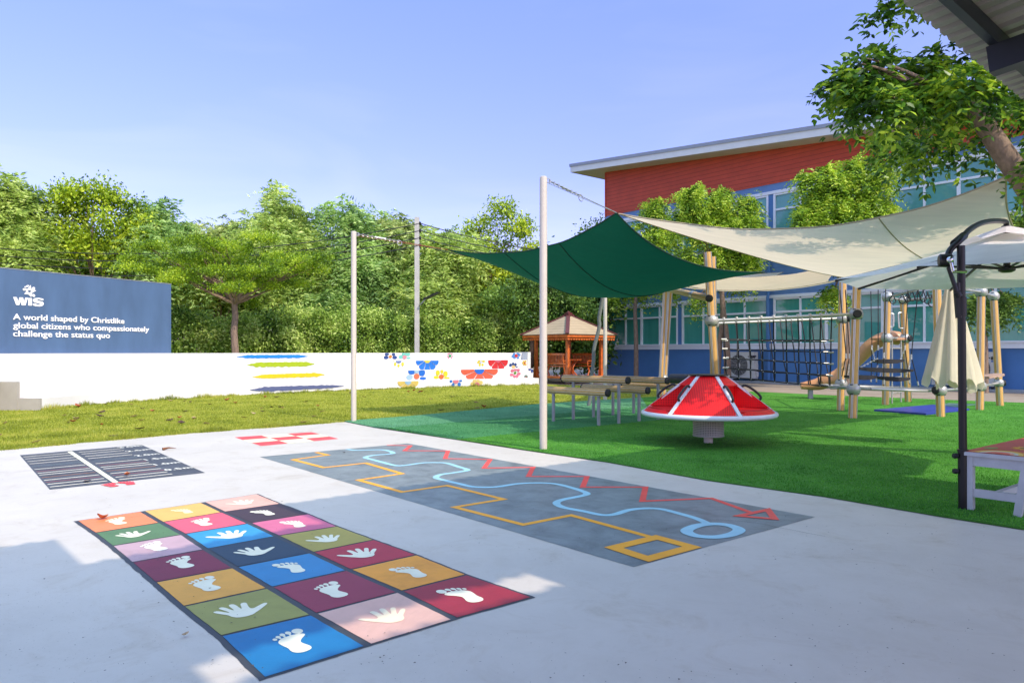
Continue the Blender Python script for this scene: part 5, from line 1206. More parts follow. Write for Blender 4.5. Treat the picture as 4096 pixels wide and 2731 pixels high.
# upper bars with hanging rings
Kc = joint(on(Pc, Tc, 2.93), r=.15); Kd = joint(on(Pd, Td, 2.93), r=.13, cap=Vector((.5, -.85, 0)).normalized()); Kf = joint(on(Pf, Tf, 2.93), r=.14); Kg = joint(on(Pg, Tg, 2.93), r=.14)
pipe(Kc, Kd); pipe(Kf, Kg); pipe(Kc, Te + (Tf - Te) * .0 + Vector((0, 0, -.55)), .03, 'overhead_rail'); pipe(Kd, Kf, .03, 'overhead_rail')
pipe(Vector((Te.x, Te.y, 2.93)), Kf, .03, 'overhead_rail')
for x, y in ((693, 290), (812, 290), (880, 270), (935, 255), (1007, 255), (1075, 262), (1130, 290), (1180, 325)):
    Y = 19.6 - .002 * (x - 693); c = at(e5(x, y + 10), Y); g = MB(); P = []
    for k in range(24):
        t = 2 * math.pi * k / 24; P.append(c + Vector((.098 * math.sin(t) * (1 - .42 * (math.cos(t) + 1) / 2 * 1.6 if math.cos(t) > 0 else 1), 0.02 * math.sin(t), .125 * math.cos(t) + (.05 if math.cos(t) > .9 else 0))))
    g.tube(P + [P[0]], .014, 8, caps=False); r_ = build(g, 'hanging_ring', 'rope', cf, smooth=True); g = MB(); chain(g, c + UP * .32, c + UP * .16, 4, .018, .005); build(g, 'chain', 'alu', r_)
# middle joints, ladder, grips, slide
Mc = joint(on(Pc, Tc, 1.83)); Md = joint(on(Pd, Td, 1.84), cap=Vector((.5, -.85, 0)).normalized()); pipe(Mc, Md)
l1 = ground(t5(561, 1287)); l2 = ground(t5(636, 1275)); z_ = 1.80
g = MB()
for l in (l1, l2): g.tube([l, l + UP * z_], .021, 8)
for k in (.30, .74, 1.18, 1.55): g.tube([l1 + UP * k, l2 + UP * k], .017, 8)
build(g, 'ladder', 'grey_metal', cf, smooth=True)
def grip(p, q, Y, out):
    a, b = at(e5(*p), Y), at(e5(*q), Y); o = out; g = MB(); g.tube(catmull([a, a + o * .9 - UP * .02, a.lerp(b, .2) + o, a.lerp(b, .8) + o, b + o * .9 + UP * .02, b], 4), .02, 8); g.ball(a, .035, 10); g.ball(b, .035, 10); build(g, 'grip', 'alu', cf, smooth=True)
grip((812, 470), (822, 670), Pd.y - .1, Vector((-.13, -.03, 0))); grip((655, 480), (655, 655), Pc.y, Vector((.09, -.02, 0)))
path = [at(t5(612, 738), 21.6), at(t5(545, 733), 21.6), at(t5(470, 750), 21.7), at(t5(385, 800), 21.8), at(t5(300, 885), 22.0), at(t5(215, 960), 22.1), at(t5(110, 1050), 22.2), at(t5(10, 1098), 22.3), at(t4(1500, 1190), 22.4), at(t4(1400, 1226), 22.5), at(t4(1262, 1240), 22.6)]
P = catmull(path, 4); g = MB(); g.tube(P, [.20 if q < len(P) - 6 else .20 - .02 * (q - len(P) + 6) for q in range(len(P))], 20)
build(g, 'slide', 'slide', cf, smooth=True, angle=60)
b = ground(t4(1342, 1352)); g = MB(); g.box(b + UP * .21, (.06, .06, .21)); build(g, 'slide_leg', 'legmetal', cf)
g = MB(); c = (Mc + Md) / 2 + Vector((.0, .45, -.02)); g.box(c, (.30, .42, .03)); build(g, 'platform', 'slide', cf)
# low joints and stepping grips between the right-hand posts
Lf = joint(on(Pf, Tf, .60), r=.145); Lg = joint(on(Pg, Tg, .62), cap=Vector((.9, -.3, 0)).normalized(), r=.13); pipe(Lf, Lg, .032)
for x in (1880, 1930, 1990):
    c = at(e5(x, 1272 - (x - 1880) * .13), 18.6 + (x - 1880) * .004); g = MB(); g.box(c, (.10, .16, .028), (Vector((.9, .2, .25)).normalized(), Vector((-.2, 1, 0)).normalized(), Vector((-.25, 0, .95)).normalized())); build(g, 'stepping_board', mat('pale_pink_board', (.42, .27, .20), .6, .15, 8), cf)
pipe(Le, Vector((Lf.x, Lf.y, .56)), .026)

# swing frame in front of the building: leaning posts and a sloping timber beam
sf = thing('swing_frame', 'leaning timber posts carrying a sloping log beam with black end cap', 'swing frame', Vector((4.6, 19.5, 0)))
b1 = at(t4(1493 * 0, 0), 20) if False else None
e1 = at(t4(497, 510), 15.35); e0 = at(D(1465, 648), 20.2)
g = MB(); g.tube([e0, e1], .072, 20); g.cur = 1; dd = (e1 - e0).normalized(); ss = dd.cross(UP).normalized()
for a in (-1.0, -.3, .6, 2.2, 3.4): o = (ss * math.cos(a) + ss.cross(dd) * math.sin(a)) * .071; g.bar(e0 + o, e1 + o, .010, .008)
build(g, 'beam', ['wood_log', 'alu'], sf, smooth=True)
g = MB(); g.lathe(e1, [(.078, -.03), (.078, .012), (.06, .02)], 20, dd); build(g, 'end_cap', 'black', sf, smooth=True)
for q in (.22, .82):
    g = MB(); c = e0.lerp(e1, q); g.tube([c - dd * .08, c + dd * .08], .084, 16); build(g, 'clamp', 'steel', sf, smooth=True)
for (xa, ya, xb, yb, Y) in ((1529, 655, 1519, 861, 19.6), (1540, 655, 1527, 861, 20.0)):
    t_ = at(D(xa, ya), Y); b_ = at(D(xb, yb), Y); d_ = t_ - b_; b0_ = b_ - d_ * (b_.z / d_.z); post(b0_, t_ + d_ * .04, .062, sf)
g = MB(); g.ball(at(D(1523, 868), 19.8), .14, 18, .75); build(g, 'ball_joint', 'steel', sf, smooth=True)
a_, b_ = at(t3(1605, 740), 19.0), at(t3(1800, 745), 18.2); P = catmull([a_, a_.lerp(b_, .15), a_.lerp(b_, .5), a_.lerp(b_, .85), b_], 4)
g = MB(); g.tube(P, [.03 + .10 * min(1, 2.6 * math.sin(math.pi * i / (len(P) - 1)) ** .7) for i in range(len(P))], 14); build(g, 'padded_arm', 'black', sf, smooth=True)
# mats
def matobj(P, m_, lab, z=0.04):
    g = MB(); slab(g, [ground(z8(*p)) for p in P], .02, z + .02); return tag(build(g, 'play_mat', m_), lab, 'mat', 'mats on the artificial grass')
matobj([(935, 466), (1425, 503), (1835, 457), (1490, 416)], 'mat_blue', 'bright blue rubber mat lying on the turf below the climbing frame')
matobj([(1560, 416), (1700, 432), (1905, 405), (1640, 395)], 'mat_teal', 'grey-green mat just behind the blue mat', .02)

# ---------------------------------------------------------------- umbrellas
Ub = ground(D(2213, 1172)); um = thing('cantilever_umbrella', 'open white cantilever umbrella hung from a dark curved arm', 'umbrella', Ub)
px_ = lambda z: at(D(2213 - 6 * (z / 2.5), 808 - (z - CH) * 1697 / 6.76), 6.76)
g = MB(); g.tube([px_(0.0), px_(.55)], .042, 20); g.tube([px_(.55), px_(2.42)], .034, 20); g.tube([px_(.54), px_(.56)], .046, 20); g.tube([px_(1.78), px_(1.95)], .042, 20); build(g, 'pole', 'dark_metal', um, smooth=True)
g = MB()
for z in (.36, .50): c = px_(z) - Vector((.07, 0, 0)); g.lathe(c, [(.022, -.02), (.026, 0), (.022, .02)], 8, Vector((1, 0, 0)))
build(g, 'clamp_knob', 'black', um)
hub = Vector((5.56, 8.3, 2.60))
j = at(q6(960, 765), 6.74); top = at(q6(1160, 545), 6.80)
arm = [j + Vector((.05, 0, .02)), at(q6(1050, 650), 6.77), top, at(q6(1240, 450), 7.05), at(q6(1360, 378), 7.4), at(q6(1480, 352), 7.8), at(q6(1590, 352), 8.15), at(q6(1632, 365), 8.28), at(q6(1632, 420), 8.3), at(q6(1632, 480), 8.3)]
g = MB(); g.tube(catmull(arm, 4), .028, 14); build(g, 'arm', 'dark_metal', um, smooth=True)
g = MB(); g.tube([at(q6(1090, 590), 6.79), at(q6(1190, 505), 6.9)], .038, 14); build(g, 'sleeve', 'dark_metal', um, smooth=True); g = MB(); g.tube([at(q6(1632, 400), 8.3), at(q6(1632, 450), 8.3)], .045, 14); g.lathe(at(q6(1632, 486), 8.3), [(.10, 0), (.05, .05)], 16); build(g, 'sleeve', 'dark_metal', um, smooth=True)
g = MB(); g.lathe(j - Vector((.03, 0, 0)), [(.048, 0), (.060, .012), (.060, .10), (.048, .112)], 24, Vector((.95, -.3, 0)).normalized()); build(g, 'crank_box', 'dark_metal', um, smooth=True)
g = MB(); a = at(q6(1047, 755), 6.6); b = at(q6(1078, 880), 6.6); g.tube([a, b], .012, 8); g.tube([b, b + Vector((.12, 0, 0))], .013, 8); g.ball(a, .03, 10); build(g, 'crank_handle', 'chrome', um, smooth=True)
g = MB(); g.tube([j + Vector((.06, 0, -.06)), at(q6(1125, 1115), 6.72)], .019, 12); g.tube([at(q6(1118, 1095), 6.72), at(q6(1140, 1140), 6.72)], .030, 12); build(g, 'strut', 'dark_metal', um, smooth=True)
g = MB(); c = px_(1.98); g.tube([c + Vector((-.045, 0, .10)), c + Vector((-.02, 0, -.22))], .032, 10); build(g, 'slider', 'dark_metal', um, smooth=True)
def octa(k, R=1.82, z=2.30): a = math.radians(167 + 45 * k); return Vector((hub.x + R * math.cos(a), hub.y + R * math.sin(a), z))
apex = Vector((hub.x, hub.y, 2.80)); g = MB(); M_ = 8
for k in range(8):
    A_, B2 = octa(k), octa(k + 1); base_ = len(g.v)
    for i in range(M_ + 1):
        t = i / M_
        for jx in range(M_ + 1):
            s_ = jx / M_; p = apex.lerp(A_.lerp(B2, s_), max(t, .06)); p.z += -.04 * math.sin(math.pi * t) - .015 * math.sin(math.pi * s_) * t; q = (A_ + B2) / 2; inn = (Vector((hub.x, hub.y, p.z)) - p); p += inn * (.025 * math.sin(math.pi * s_) * t); g.v.append(p)
    for i in range(M_):
        for jx in range(M_): m = base_ + i * (M_ + 1) + jx; g.face((m, m + 1, m + M_ + 2, m + M_ + 1))
build(g, 'canopy', 'umb_white', um, recalc=False)
g = MB()
for k in range(8):
    A_ = apex.lerp(octa(k), .30); B2 = apex.lerp(octa(k + 1), .30); m_ = apex.lerp(octa(k + .5, 1.68), .24); up = Vector((0, 0, .03)); g.poly([apex + Vector((0, 0, .07)), A_ + up, m_ + up * 2, B2 + up])
build(g, 'vent_cap', 'umb_white', um, recalc=False)
g = MB(); g.tube([apex - UP * .05, hub - UP * .22], .035, 12); g.lathe(hub - UP * .26, [(.05, 0), (.085, .02), (.085, .06), (.04, .08)], 16); build(g, 'hub', 'dark_metal', um, smooth=True)
for k in range(8):
    e = octa(k, 1.80, 2.285); g = MB(); g.bar(apex - UP * .10, e, .018, .026); m_ = (apex - UP * .10).lerp(e, .48); g.bar(hub - UP * .22, m_, .016, .022); build(g, 'rib', 'dark_metal', um)
# folded umbrella
FY = 11.2; fc = at(D(2184, 700), FY); ft = thing('folded_umbrella', 'closed cream umbrella hanging in folds behind the dark pole', 'umbrella', Vector((fc.x, fc.y, 0)))
g = MB(); n = 64; prof = [(2.55, .05), (2.35, .09), (2.1, .14), (1.8, .21), (1.5, .28), (1.2, .35), (.98, .40)]; base_ = 0
for i, (z, r) in enumerate(prof):
    for k in range(n):
        a = 2 * math.pi * k / n; fl_ = 1 + .13 * math.sin(a * 9 + .6 * math.sin(a * 2)) + .05 * math.sin(a * 21 + 1); zz_ = z
        if i == len(prof) - 1: zz_ += .07 * math.sin(a * 9 + 1.2) - .08 * math.cos(a - .3) * .6 - (.05 if math.sin(a * 5) > 0 else 0)
        g.v.append(Vector((fc.x + .045 * (1 - z / 2.5) + math.cos(a) * r * fl_, fc.y + math.sin(a) * r * fl_ * .7, zz_)))
for i in range(len(prof) - 1):
    for k in range(n): g.face((i * n + k, i * n + (k + 1) % n, (i + 1) * n + (k + 1) % n, (i + 1) * n + k))
build(g, 'cloth', 'umb_cream', ft, smooth=True, angle=180)
pc = at(D(2210, 700), 11.75); pc.z = 0
g = MB(); g.tube([pc, pc + UP * 2.6], .038, 14); build(g, 'pole', 'dark_metal', ft, smooth=True)
g = MB(); g.tube(catmull([pc + UP * 2.3, pc + UP * 2.75 + Vector((-.05, -.1, 0)), Vector((fc.x, fc.y, 2.85)), Vector((fc.x, fc.y, 2.5))], 5), .03, 10); build(g, 'arm', 'dark_metal', ft, smooth=True)
# painted bench
bx = Vd; by = -Ld; C0_ = Vector((4.13, 6.73, 0)); bn = thing('painted_bench', 'white wooden bench with red seat painted with rainbow and sun', 'bench', C0_ + bx * .8 + by * .22)
def bp_(u, v, z): return C0_ + bx * u + by * v + UP * z
BX = (bx, by, UP); SZ = .545
def bb(mb, u0, u1, v0, v1, z0, z1): mb.box(bp_((u0 + u1) / 2, (v0 + v1) / 2, (z0 + z1) / 2), ((u1 - u0) / 2, (v1 - v0) / 2, (z1 - z0) / 2), BX)
g = MB(); bb(g, -.02, 1.64, -.02, .52, SZ - .035, SZ); st_ = build(g, 'seat', 'bench_white', bn)
g = MB(); bb(g, -.012, 1.63, -.012, .51, SZ + .0005, SZ + .003); build(g, 'painted_top', col('B5424C', 0.8), bn)
for i, (r, c_) in enumerate(((.30, 'A8332F'), (.255, 'D98A3A'), (.215, 'E8CB6A'), (.175, 'C9D6D4'), (.14, 'E7A9A0'), (.105, 'D9605F'))):
    g = MB(); P = [bp_(.12 + 0.0, .0, 0)]; P = [bp_(-.01 + r * 1.25 * math.sin(t), .26 - r * .85 * math.cos(t), SZ + .004 + .0006 * i) for t in [math.pi * k / 20 for k in range(21)]]; g.poly(P); build(g, 'rainbow_band', col(c_), bn, recalc=False)
g = MB(); sc0 = (.62, .30)
g.poly([bp_(sc0[0] + (.17 if k % 2 else .11) * math.cos(math.pi * k / 11), sc0[1] + (.13 if k % 2 else .085) * math.sin(math.pi * k / 11), SZ + .005) for k in range(22)]); g.cur = 1
g.poly([bp_(sc0[0] + .075 * math.cos(2 * math.pi * k / 16), sc0[1] + .055 * math.sin(2 * math.pi * k / 16), SZ + .0065) for k in range(16)]); build(g, 'painted_sun', [col('E0B03A'), col('8A6A22')], bn, recalc=False)
g = MB(); g.poly([bp_(.40 + .10 * math.cos(2 * math.pi * k / 14) * (1 + .25 * math.sin(k * 2.3)), .08 + .05 * math.sin(2 * math.pi * k / 14), SZ + .005) for k in range(14)]); build(g, 'painted_leaf', col('7E8B4A'), bn, recalc=False)
for u in (.0, 1.56):
    g = MB(); bb(g, u, u + .06, 0, .06, 0, SZ - .036); build(g, 'leg', 'bench_white', bn)
    g = MB(); g.bar(bp_(u + .03, .40, 0), bp_(u + .03, .47, SZ - .04), .055, .06); build(g, 'leg', 'bench_white', bn)
    g = MB(); g.bar(bp_(u + .03, .50, SZ - .2), bp_(u + .03, .66, 1.08), .05, .06); build(g, 'back_upright', 'bench_white', bn)
    g = MB(); bb(g, u + .005, u + .055, .061, .62, SZ - .125, SZ - .036); bb(g, u + .006, u + .054, .061, .40, .14, .21); build(g, 'end_rail', 'bench_white', bn)
g = MB(); bb(g, .061, 1.559, .005, .055, SZ - .115, SZ - .036); bb(g, .061, 1.559, .2, .25, .14, .20); build(g, 'long_rail', 'bench_white', bn)
g = MB()
for k in range(3): z = .72 + .12 * k; v = .50 + .16 * (z - .35) / .73; g.bar(bp_(.0, v + .03, z), bp_(1.62, v + .03, z), .09, .02, up=by)
build(g, 'backrest', 'bench_white', bn)

# ---------------------------------------------------------------- utility pole and wires
up_ = at(D(958, 808), 33.6); up_.z = 0; UPT = 7.55; ut = thing('utility_pole', 'square concrete utility pole standing among the trees behind the wall', 'utility pole', up_)
g = MB(); g.bar(up_, up_ + UP * UPT, .20, .24, up=Vector((0, 1, 0))); build(g, 'shaft', 'concrete_pole', ut)
g = MB(); 
for k in range(4): g.lathe(up_ + Vector((.14, -.05, UPT - .35 - k * .33)), [(.03, 0), (.06, .03), (.03, .08), (.06, .11), (.03, .15)], 10)
build(g, 'insulator', 'black', ut)
lh = at(D(982, 682), 33.2); g = MB(); g.tube([Vector((up_.x, up_.y, lh.z - .45)), Vector((up_.x + .2, up_.y - .2, lh.z - .3)), lh], .03, 8); la_ = build(g, 'lamp_arm', 'steel', ut); g = MB(); g.box(lh + Vector((.2, 0, .05)), (.38, .16, .04), (Vector((.85, -.2, .35)).normalized(), Vector((.2, .97, 0)).normalized(), Vector((-.38, .07, .92)).normalized())); build(g, 'floodlight', 'dark_metal', ut)
for k in range(4):
    a = up_ + Vector((.15, -.1, UPT - .28 - k * .33)); l = at(D(-150, 555 + k * 17), 31.5); r = at(D(1560, 590 + k * 9), 36)
    for s_, e, lab in ((-1, l, 'black power line sagging left from the concrete pole, %s of four'), (1, r, 'black power line running right from the concrete pole, %s of four')):
        g = MB(); P = [a.lerp(e, q / 16) - UP * (.9 if s_ < 0 else .55) * 4 * (q / 16) * (1 - q / 16) for q in range(17)]; g.tube(P, .022, 5)
        tag(build(g, 'power_line', 'black'), lab % ('highest', 'second', 'third', 'lowest')[k], 'power line', 'power lines')
# ---------------------------------------------------------------- vegetation
LM = {
 'feather': leafmat('feathery_foliage', (0.08, 0.16, 0.025), (0.36, 0.50, 0.11), (0.66, 0.76, 0.24), 0.34),
 'bright': leafmat('bright_foliage', (0.06, 0.13, 0.008), (0.30, 0.44, 0.02), (0.60, 0.68, 0.06), 0.3),
 'layer': leafmat('layered_tree_foliage', (0.05, 0.11, 0.006), (0.20, 0.34, 0.014), (0.46, 0.58, 0.035), 0.3),
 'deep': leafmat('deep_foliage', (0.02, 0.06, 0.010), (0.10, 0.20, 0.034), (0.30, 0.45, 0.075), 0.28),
 'hedge': leafmat('hedge_foliage', (0.04, 0.10, 0.012), (0.24, 0.38, 0.05), (0.58, 0.68, 0.20), 0.25),
 'lime': leafmat('lime_foliage', (0.04, 0.11, 0.008), (0.26, 0.45, 0.03), (0.62, 0.74, 0.10), 0.3, posscale=.8),
 'near': leafmat('broad_glossy_leaves', (0.018, 0.06, 0.006), (0.08, 0.20, 0.016), (0.40, 0.56, 0.04), 0.35, rough=0.3, posscale=.9),
 'feather_pale': leafmat('pale_feathery_foliage', (0.08, 0.14, 0.03), (0.34, 0.44, 0.13), (0.66, 0.72, 0.27), 0.28),
 'feather_blue': leafmat('cool_feathery_foliage', (0.06, 0.14, 0.03), (0.29, 0.47, 0.13), (0.58, 0.74, 0.26), 0.34),
 'pod': leafmat('seed_pods', (0.200, 0.050, 0.020), (0.260, 0.120, 0.040), (0.300, 0.240, 0.080), 0.3),
}
def unit(a): return a / (np.linalg.norm(a, axis=-1, keepdims=True) + 1e-9)
def leafquads(p, d, l, w_, rng, flat=0.6, hexa=False):
    """rhombic leaves: base p, direction d, length l, width w"""
    n = len(p); up = np.tile([0, 0, 1.0], (n, 1)) * flat + rng.normal(size=(n, 3)) * (1 - flat * .5); s = unit(np.cross(d, up)); nn = unit(np.cross(s, d))
    if hexa:
        V = np.empty((n, 6, 3)); V[:, 0] = p; V[:, 3] = p + d * l[:, None] - nn * (l * .10)[:, None]
        for i_, t_, w2, sg in ((1, .28, .46, 1), (2, .66, .40, 1), (4, .66, .40, -1), (5, .28, .46, -1)): V[:, i_] = p + d * (l * t_)[:, None] + s * (w_ * w2 * sg)[:, None] + nn * (l * .06)[:, None]
        return V.reshape(-1, 3)
    V = np.empty((n, 4, 3)); V[:, 0] = p; V[:, 1] = p + d * (l * .45)[:, None] + s * (w_ * .5)[:, None] + nn * (l * .05)[:, None]; V[:, 2] = p + d * l[:, None]; V[:, 3] = p + d * (l * .45)[:, None] - s * (w_ * .5)[:, None] + nn * (l * .05)[:, None]
    return V.reshape(-1, 3)
def crownpts(blobs, n, rng, shell=.45, gap=0.42, gs=1.2, seed=0, tail=.55):
    sb = []; r2 = random.Random(seed * 13 + 5)
    for b in blobs:
        if b[3] < .25: sb.append(b); continue
        flat_ = b[5] < .3 * b[3]
        sb.append((b[0], b[1], b[2], b[3] * .72, b[4] * .72, b[5] * (.9 if flat_ else .72)))
        for q in range(7):
            th = r2.uniform(0, 6.283); ph = r2.uniform(-.5, 1.2); k_ = r2.uniform(.26, .46); rr_ = r2.uniform(.62, .98)
            sb.append((b[0] + b[3] * rr_ * math.cos(th) * math.cos(ph), b[1] + b[4] * rr_ * math.sin(th) * math.cos(ph), b[2] + b[5] * rr_ * math.sin(ph), b[3] * k_, b[4] * k_, b[5] * (k_ if not flat_ else .8)))
    blobs = sb
    out = []; vol = np.array([b[3] * b[4] * b[5] for b in blobs]) ** .7; vol /= vol.sum()
    for b, f in zip(blobs, vol):
        m = int(n * f * 1.5) + 4; d = unit(rng.normal(size=(m, 3))); r = (shell + (1 - shell) * rng.random(m) ** .6) * (1 + tail * rng.random(m) ** 5)
        lump = np.array([1 + .45 * noise.noise(Vector(q * 2.2) + Vector((seed * 3.1, b[0], b[1]))) + .18 * noise.noise(Vector(q * 5.5) + Vector((seed, b[2], b[0]))) for q in d])
        p = np.array(b[:3]) + d * np.array(b[3:6]) * (r * lump)[:, None]
        keep = np.array([noise.noise(Vector(q) * gs + Vector((seed * 7.7, 0, 0))) > -gap + .0 for q in p]); out.append(np.c_[p, d][keep])
    return np.concatenate(out)
def sprays(cp_, rng, k, L_, ll, lw_, droop=.5, spread=.9, hexa=False):
    """each crown point carries a pinnate spray of 2k leaflets"""
    n = len(cp_); p = cp_[:, :3]; d = unit(cp_[:, 3:] * .7 + rng.normal(size=(n, 3)) * .55 + np.array([0, 0, -.15])); P = []; DD = []; L1 = L_ * (.6 + .8 * rng.random(n))
    s = unit(np.cross(d, np.array([0, 0, 1.0]) + rng.normal(size=(n, 3)) * .3))
    for i in range(k):
        t = (i + .5) / k; c = p + d * (L1 * t)[:, None] + np.array([0, 0, -1.0]) * (droop * L1 * t * t)[:, None]
        for sg in (-1, 1): P.append(c); DD.append(unit(s * sg * spread + d * .55 + np.array([0, 0, -.25 * droop]) + rng.normal(size=(n, 3)) * .12))
    P = np.concatenate(P); DD = np.concatenate(DD); m = len(P)
    return leafquads(P, DD, ll * (.7 + .6 * rng.random(m)), lw_ * (.7 + .6 * rng.random(m)), rng, hexa=hexa)
def singles(cp_, rng, per, rad, ll, lw_, droop=.5):
    n = len(cp_); P = np.repeat(cp_[:, :3], per, 0) + rng.normal(size=(n * per, 3)) * rad; d = unit(np.repeat(cp_[:, 3:], per, 0) * .6 + rng.normal(size=(n * per, 3)) * .7 - np.array([0, 0, droop])); m = len(P)
    return leafquads(P, d, ll * (.6 + .8 * rng.random(m)), lw_ * (.6 + .8 * rng.random(m)), rng)
def limb(mb, a, b, r0, r1, rr, bend=.25, n=6):
    a = Vector(a); b = Vector(b); m = [a.lerp(b, i / n) for i in range(n + 1)]; j = (b - a).length * bend
    off = Vector((rr.uniform(-1, 1), rr.uniform(-1, 1), rr.uniform(-.2, .5))) * j * .4
    for i in range(1, n): m[i] = m[i] + off * math.sin(math.pi * i / n) + Vector((rr.uniform(-1, 1), rr.uniform(-1, 1), 0)) * j * .07
    mb.tube(m, [r0 + (r1 - r0) * i / n for i in range(n + 1)], 8); return m
def tree(name, loc, blobs, lab, seed, kind='spray', leaf='feather', n=900, group=None, trunk_r=.14, fork=None, bark='bark', params=None, gap=.42, pods=0, trunkpath=None, cat='tree'):
    rng = np.random.default_rng(seed); rr = random.Random(seed); loc = Vector(loc); t = thing(name, lab, cat, loc, group)
    B = [(loc.x + b[0], loc.y + b[1], loc.z + b[2], *b[3:]) for b in blobs]
    pr = params or {}; cpt = crownpts(B, n, rng, gap=gap, seed=seed, tail=pr.get('tail', .55))
    if kind == 'spray': V = sprays(cpt, rng, pr.get('k', 7), pr.get('L', .6), pr.get('ll', .14), pr.get('lw', .05), pr.get('droop', .4), hexa=pr.get('hexa', False))
    else: V = singles(cpt, rng, pr.get('per', 8), pr.get('rad', .16), pr.get('ll', .12), pr.get('lw', .06), pr.get('droop', .5))
    npmesh('crown', V, 1, 6 if pr.get('hexa') else 4, LM[leaf], t)
    g = MB(); ctr = sum((Vector(b[:3]) for b in B), Vector()) / len(B); f = Vector((loc.x + (ctr.x - loc.x) * .3, loc.y + (ctr.y - loc.y) * .3, loc.z + (fork or min(b[2] - b[5] for b in blobs))))
    if trunkpath: P = [Vector(q) for q in trunkpath]; g.tube(catmull(P, 4), [trunk_r * (1 - .45 * i / (4 * (len(P) - 1))) for i in range(4 * (len(P) - 1) + 1)], 12); f = P[-1]
    else: limb(g, loc, f, trunk_r, trunk_r * .7, rr, .12)
    build(g, 'trunk', bark, t, smooth=True)
    g = MB()
    for b in B[:14]:
        if pr.get('limb') and b[2] > 5.0: continue
        m = limb(g, f, f.lerp(Vector(b[:3]), .8), trunk_r * pr.get('limb', .5), .012, rr)
        for q in range(3): s_ = m[rr.randint(2, 5)]; limb(g, s_, Vector(b[:3]) + Vector((rr.uniform(-1, 1) * b[3], rr.uniform(-1, 1) * b[4], rr.uniform(-.3, .8) * b[5])) * .5, trunk_r * .2, .008, rr, .2, 4)
    build(g, 'limb', bark, t, smooth=True)
    if pods:
        q = cpt[rng.integers(0, len(cpt), pods)]; npmesh('seed_pods', singles(q, rng, 7, .10, .22, .035, 1.6), 1, 4, LM['pod'], t)
    return t
def px2(x, y, Y): return at(D(x, y), Y)
# background trees, described by crown pieces given as (x, y, rx, ry) in photo units at a depth
def bgtree(x, Y_, pieces, lab, seed, leaf='feather', n=1000, kind='spray', params=None, gap=.11, pods=0, tr=.13, name='feathery_tree', group='trees behind the white wall'):
    Y = Y_ + (2.2 if 700 < x < 1200 else 1.0); b0 = at(D(x, 808), Y); b0.z = -.05; s = Y / 1697; bl = []
    rr = random.Random(seed)
    for (px, py, rx, ry) in pieces:
        c = px2(px, py, Y); bl.append((c.x - b0.x, rr.uniform(-.8, .8), c.z, rx * s, rx * s * .9, ry * s))
    return tree(name, b0, bl, lab, seed, kind, leaf, n, group, tr, params=params, gap=gap, pods=pods, fork=max(1.2, min(q[2] for q in bl) * .5))
FE = {'k': 9, 'L': 1.15, 'll': .26, 'lw': .075, 'droop': .7}; BR = {'per': 10, 'rad': .24, 'll': .17, 'lw': .10, 'droop': .4}
bgtree(15, 33, [(15, 440, 62, 50), (-30, 500, 80, 70), (50, 520, 70, 60), (90, 470, 50, 30), (10, 600, 90, 70), (80, 600, 70, 50)], 'tall feathery tree at the left edge above the sign wall', 31, n=1900, params=FE, pods=14)
bgtree(235, 34, [(225, 460, 62, 34), (180, 490, 60, 45), (285, 495, 60, 45), (230, 545, 100, 45), (150, 570, 80, 45), (300, 590, 80, 50)], 'bright vine-covered tree rising behind the middle of the sign wall', 32, 'bright', 1500, 'single', BR)
bgtree(375, 35, [(370, 490, 45, 28), (350, 530, 60, 40), (410, 545, 45, 45), (380, 600, 80, 60)], 'small-topped feathery tree behind the right end of the sign wall', 33, 'feather_blue', n=1100, params=FE)
bgtree(500, 37, [(480, 545, 80, 30), (560, 550, 60, 30), (520, 600, 110, 60), (460, 640, 80, 70)], 'pale feathery tree in a dip of the tree line', 34, 'feather_pale', n=1300, params=FE)
bgtree(640, 36, [(635, 465, 26, 34), (620, 510, 62, 34), (680, 510, 45, 40), (585, 520, 30, 22), (640, 570, 100, 50), (660, 650, 100, 60)], 'pointed feathery tree with reddish seed pods above the layered tree', 35, n=1750, params=FE, pods=46)
bgtree(800, 35, [(790, 495, 36, 34), (840, 515, 50, 35), (760, 545, 45, 40), (820, 590, 95, 55), (790, 680, 95, 70), (860, 660, 60, 70)], 'tall feathery tree directly behind the corner pole', 36, 'feather_blue', n=2200, params=FE, pods=10)
bgtree(910, 36.5, [(895, 530, 50, 28), (940, 545, 40, 30), (910, 600, 75, 55), (900, 690, 90, 60)], 'feathery tree left of the utility pole', 37, 'feather_pale', n=1600, params=FE)
bgtree(1010, 35, [(1000, 560, 45, 35), (1050, 580, 55, 45), (1010, 640, 80, 55), (980, 700, 80, 60), (1060, 700, 60, 50)], 'drooping feathery tree right of the utility pole', 38, n=1900, params=FE)
bgtree(1140, 37, [(1150, 482, 28, 17), (1120, 520, 48, 20), (1180, 530, 44, 26), (1090, 560, 40, 30), (1160, 590, 70, 40), (1130, 640, 80, 40)], 'open-crowned tree with spreading branches above the gazebo', 39, 'bright', 820, 'single', {'per': 9, 'rad': .22, 'll': .19, 'lw': .09, 'droop': .3}, gap=.2)
bgtree(1385, 46, [(1375, 535, 48, 26), (1340, 565, 30, 24), (1420, 520, 30, 30), (1370, 610, 60, 50), (1330, 660, 50, 60)], 'pale green tree seen between the green sail and the red gable', 40, 'bright', 900, 'single', BR)
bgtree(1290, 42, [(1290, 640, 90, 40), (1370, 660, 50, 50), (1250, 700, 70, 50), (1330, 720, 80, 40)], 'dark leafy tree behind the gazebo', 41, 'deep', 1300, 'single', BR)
bgtree(70, 39, [(60, 570, 110, 50), (160, 575, 100, 45), (-60, 580, 100, 80), (250, 590, 90, 50)], 'dark tree filling the back of the left grove', 42, 'deep', 1500, 'single', BR)
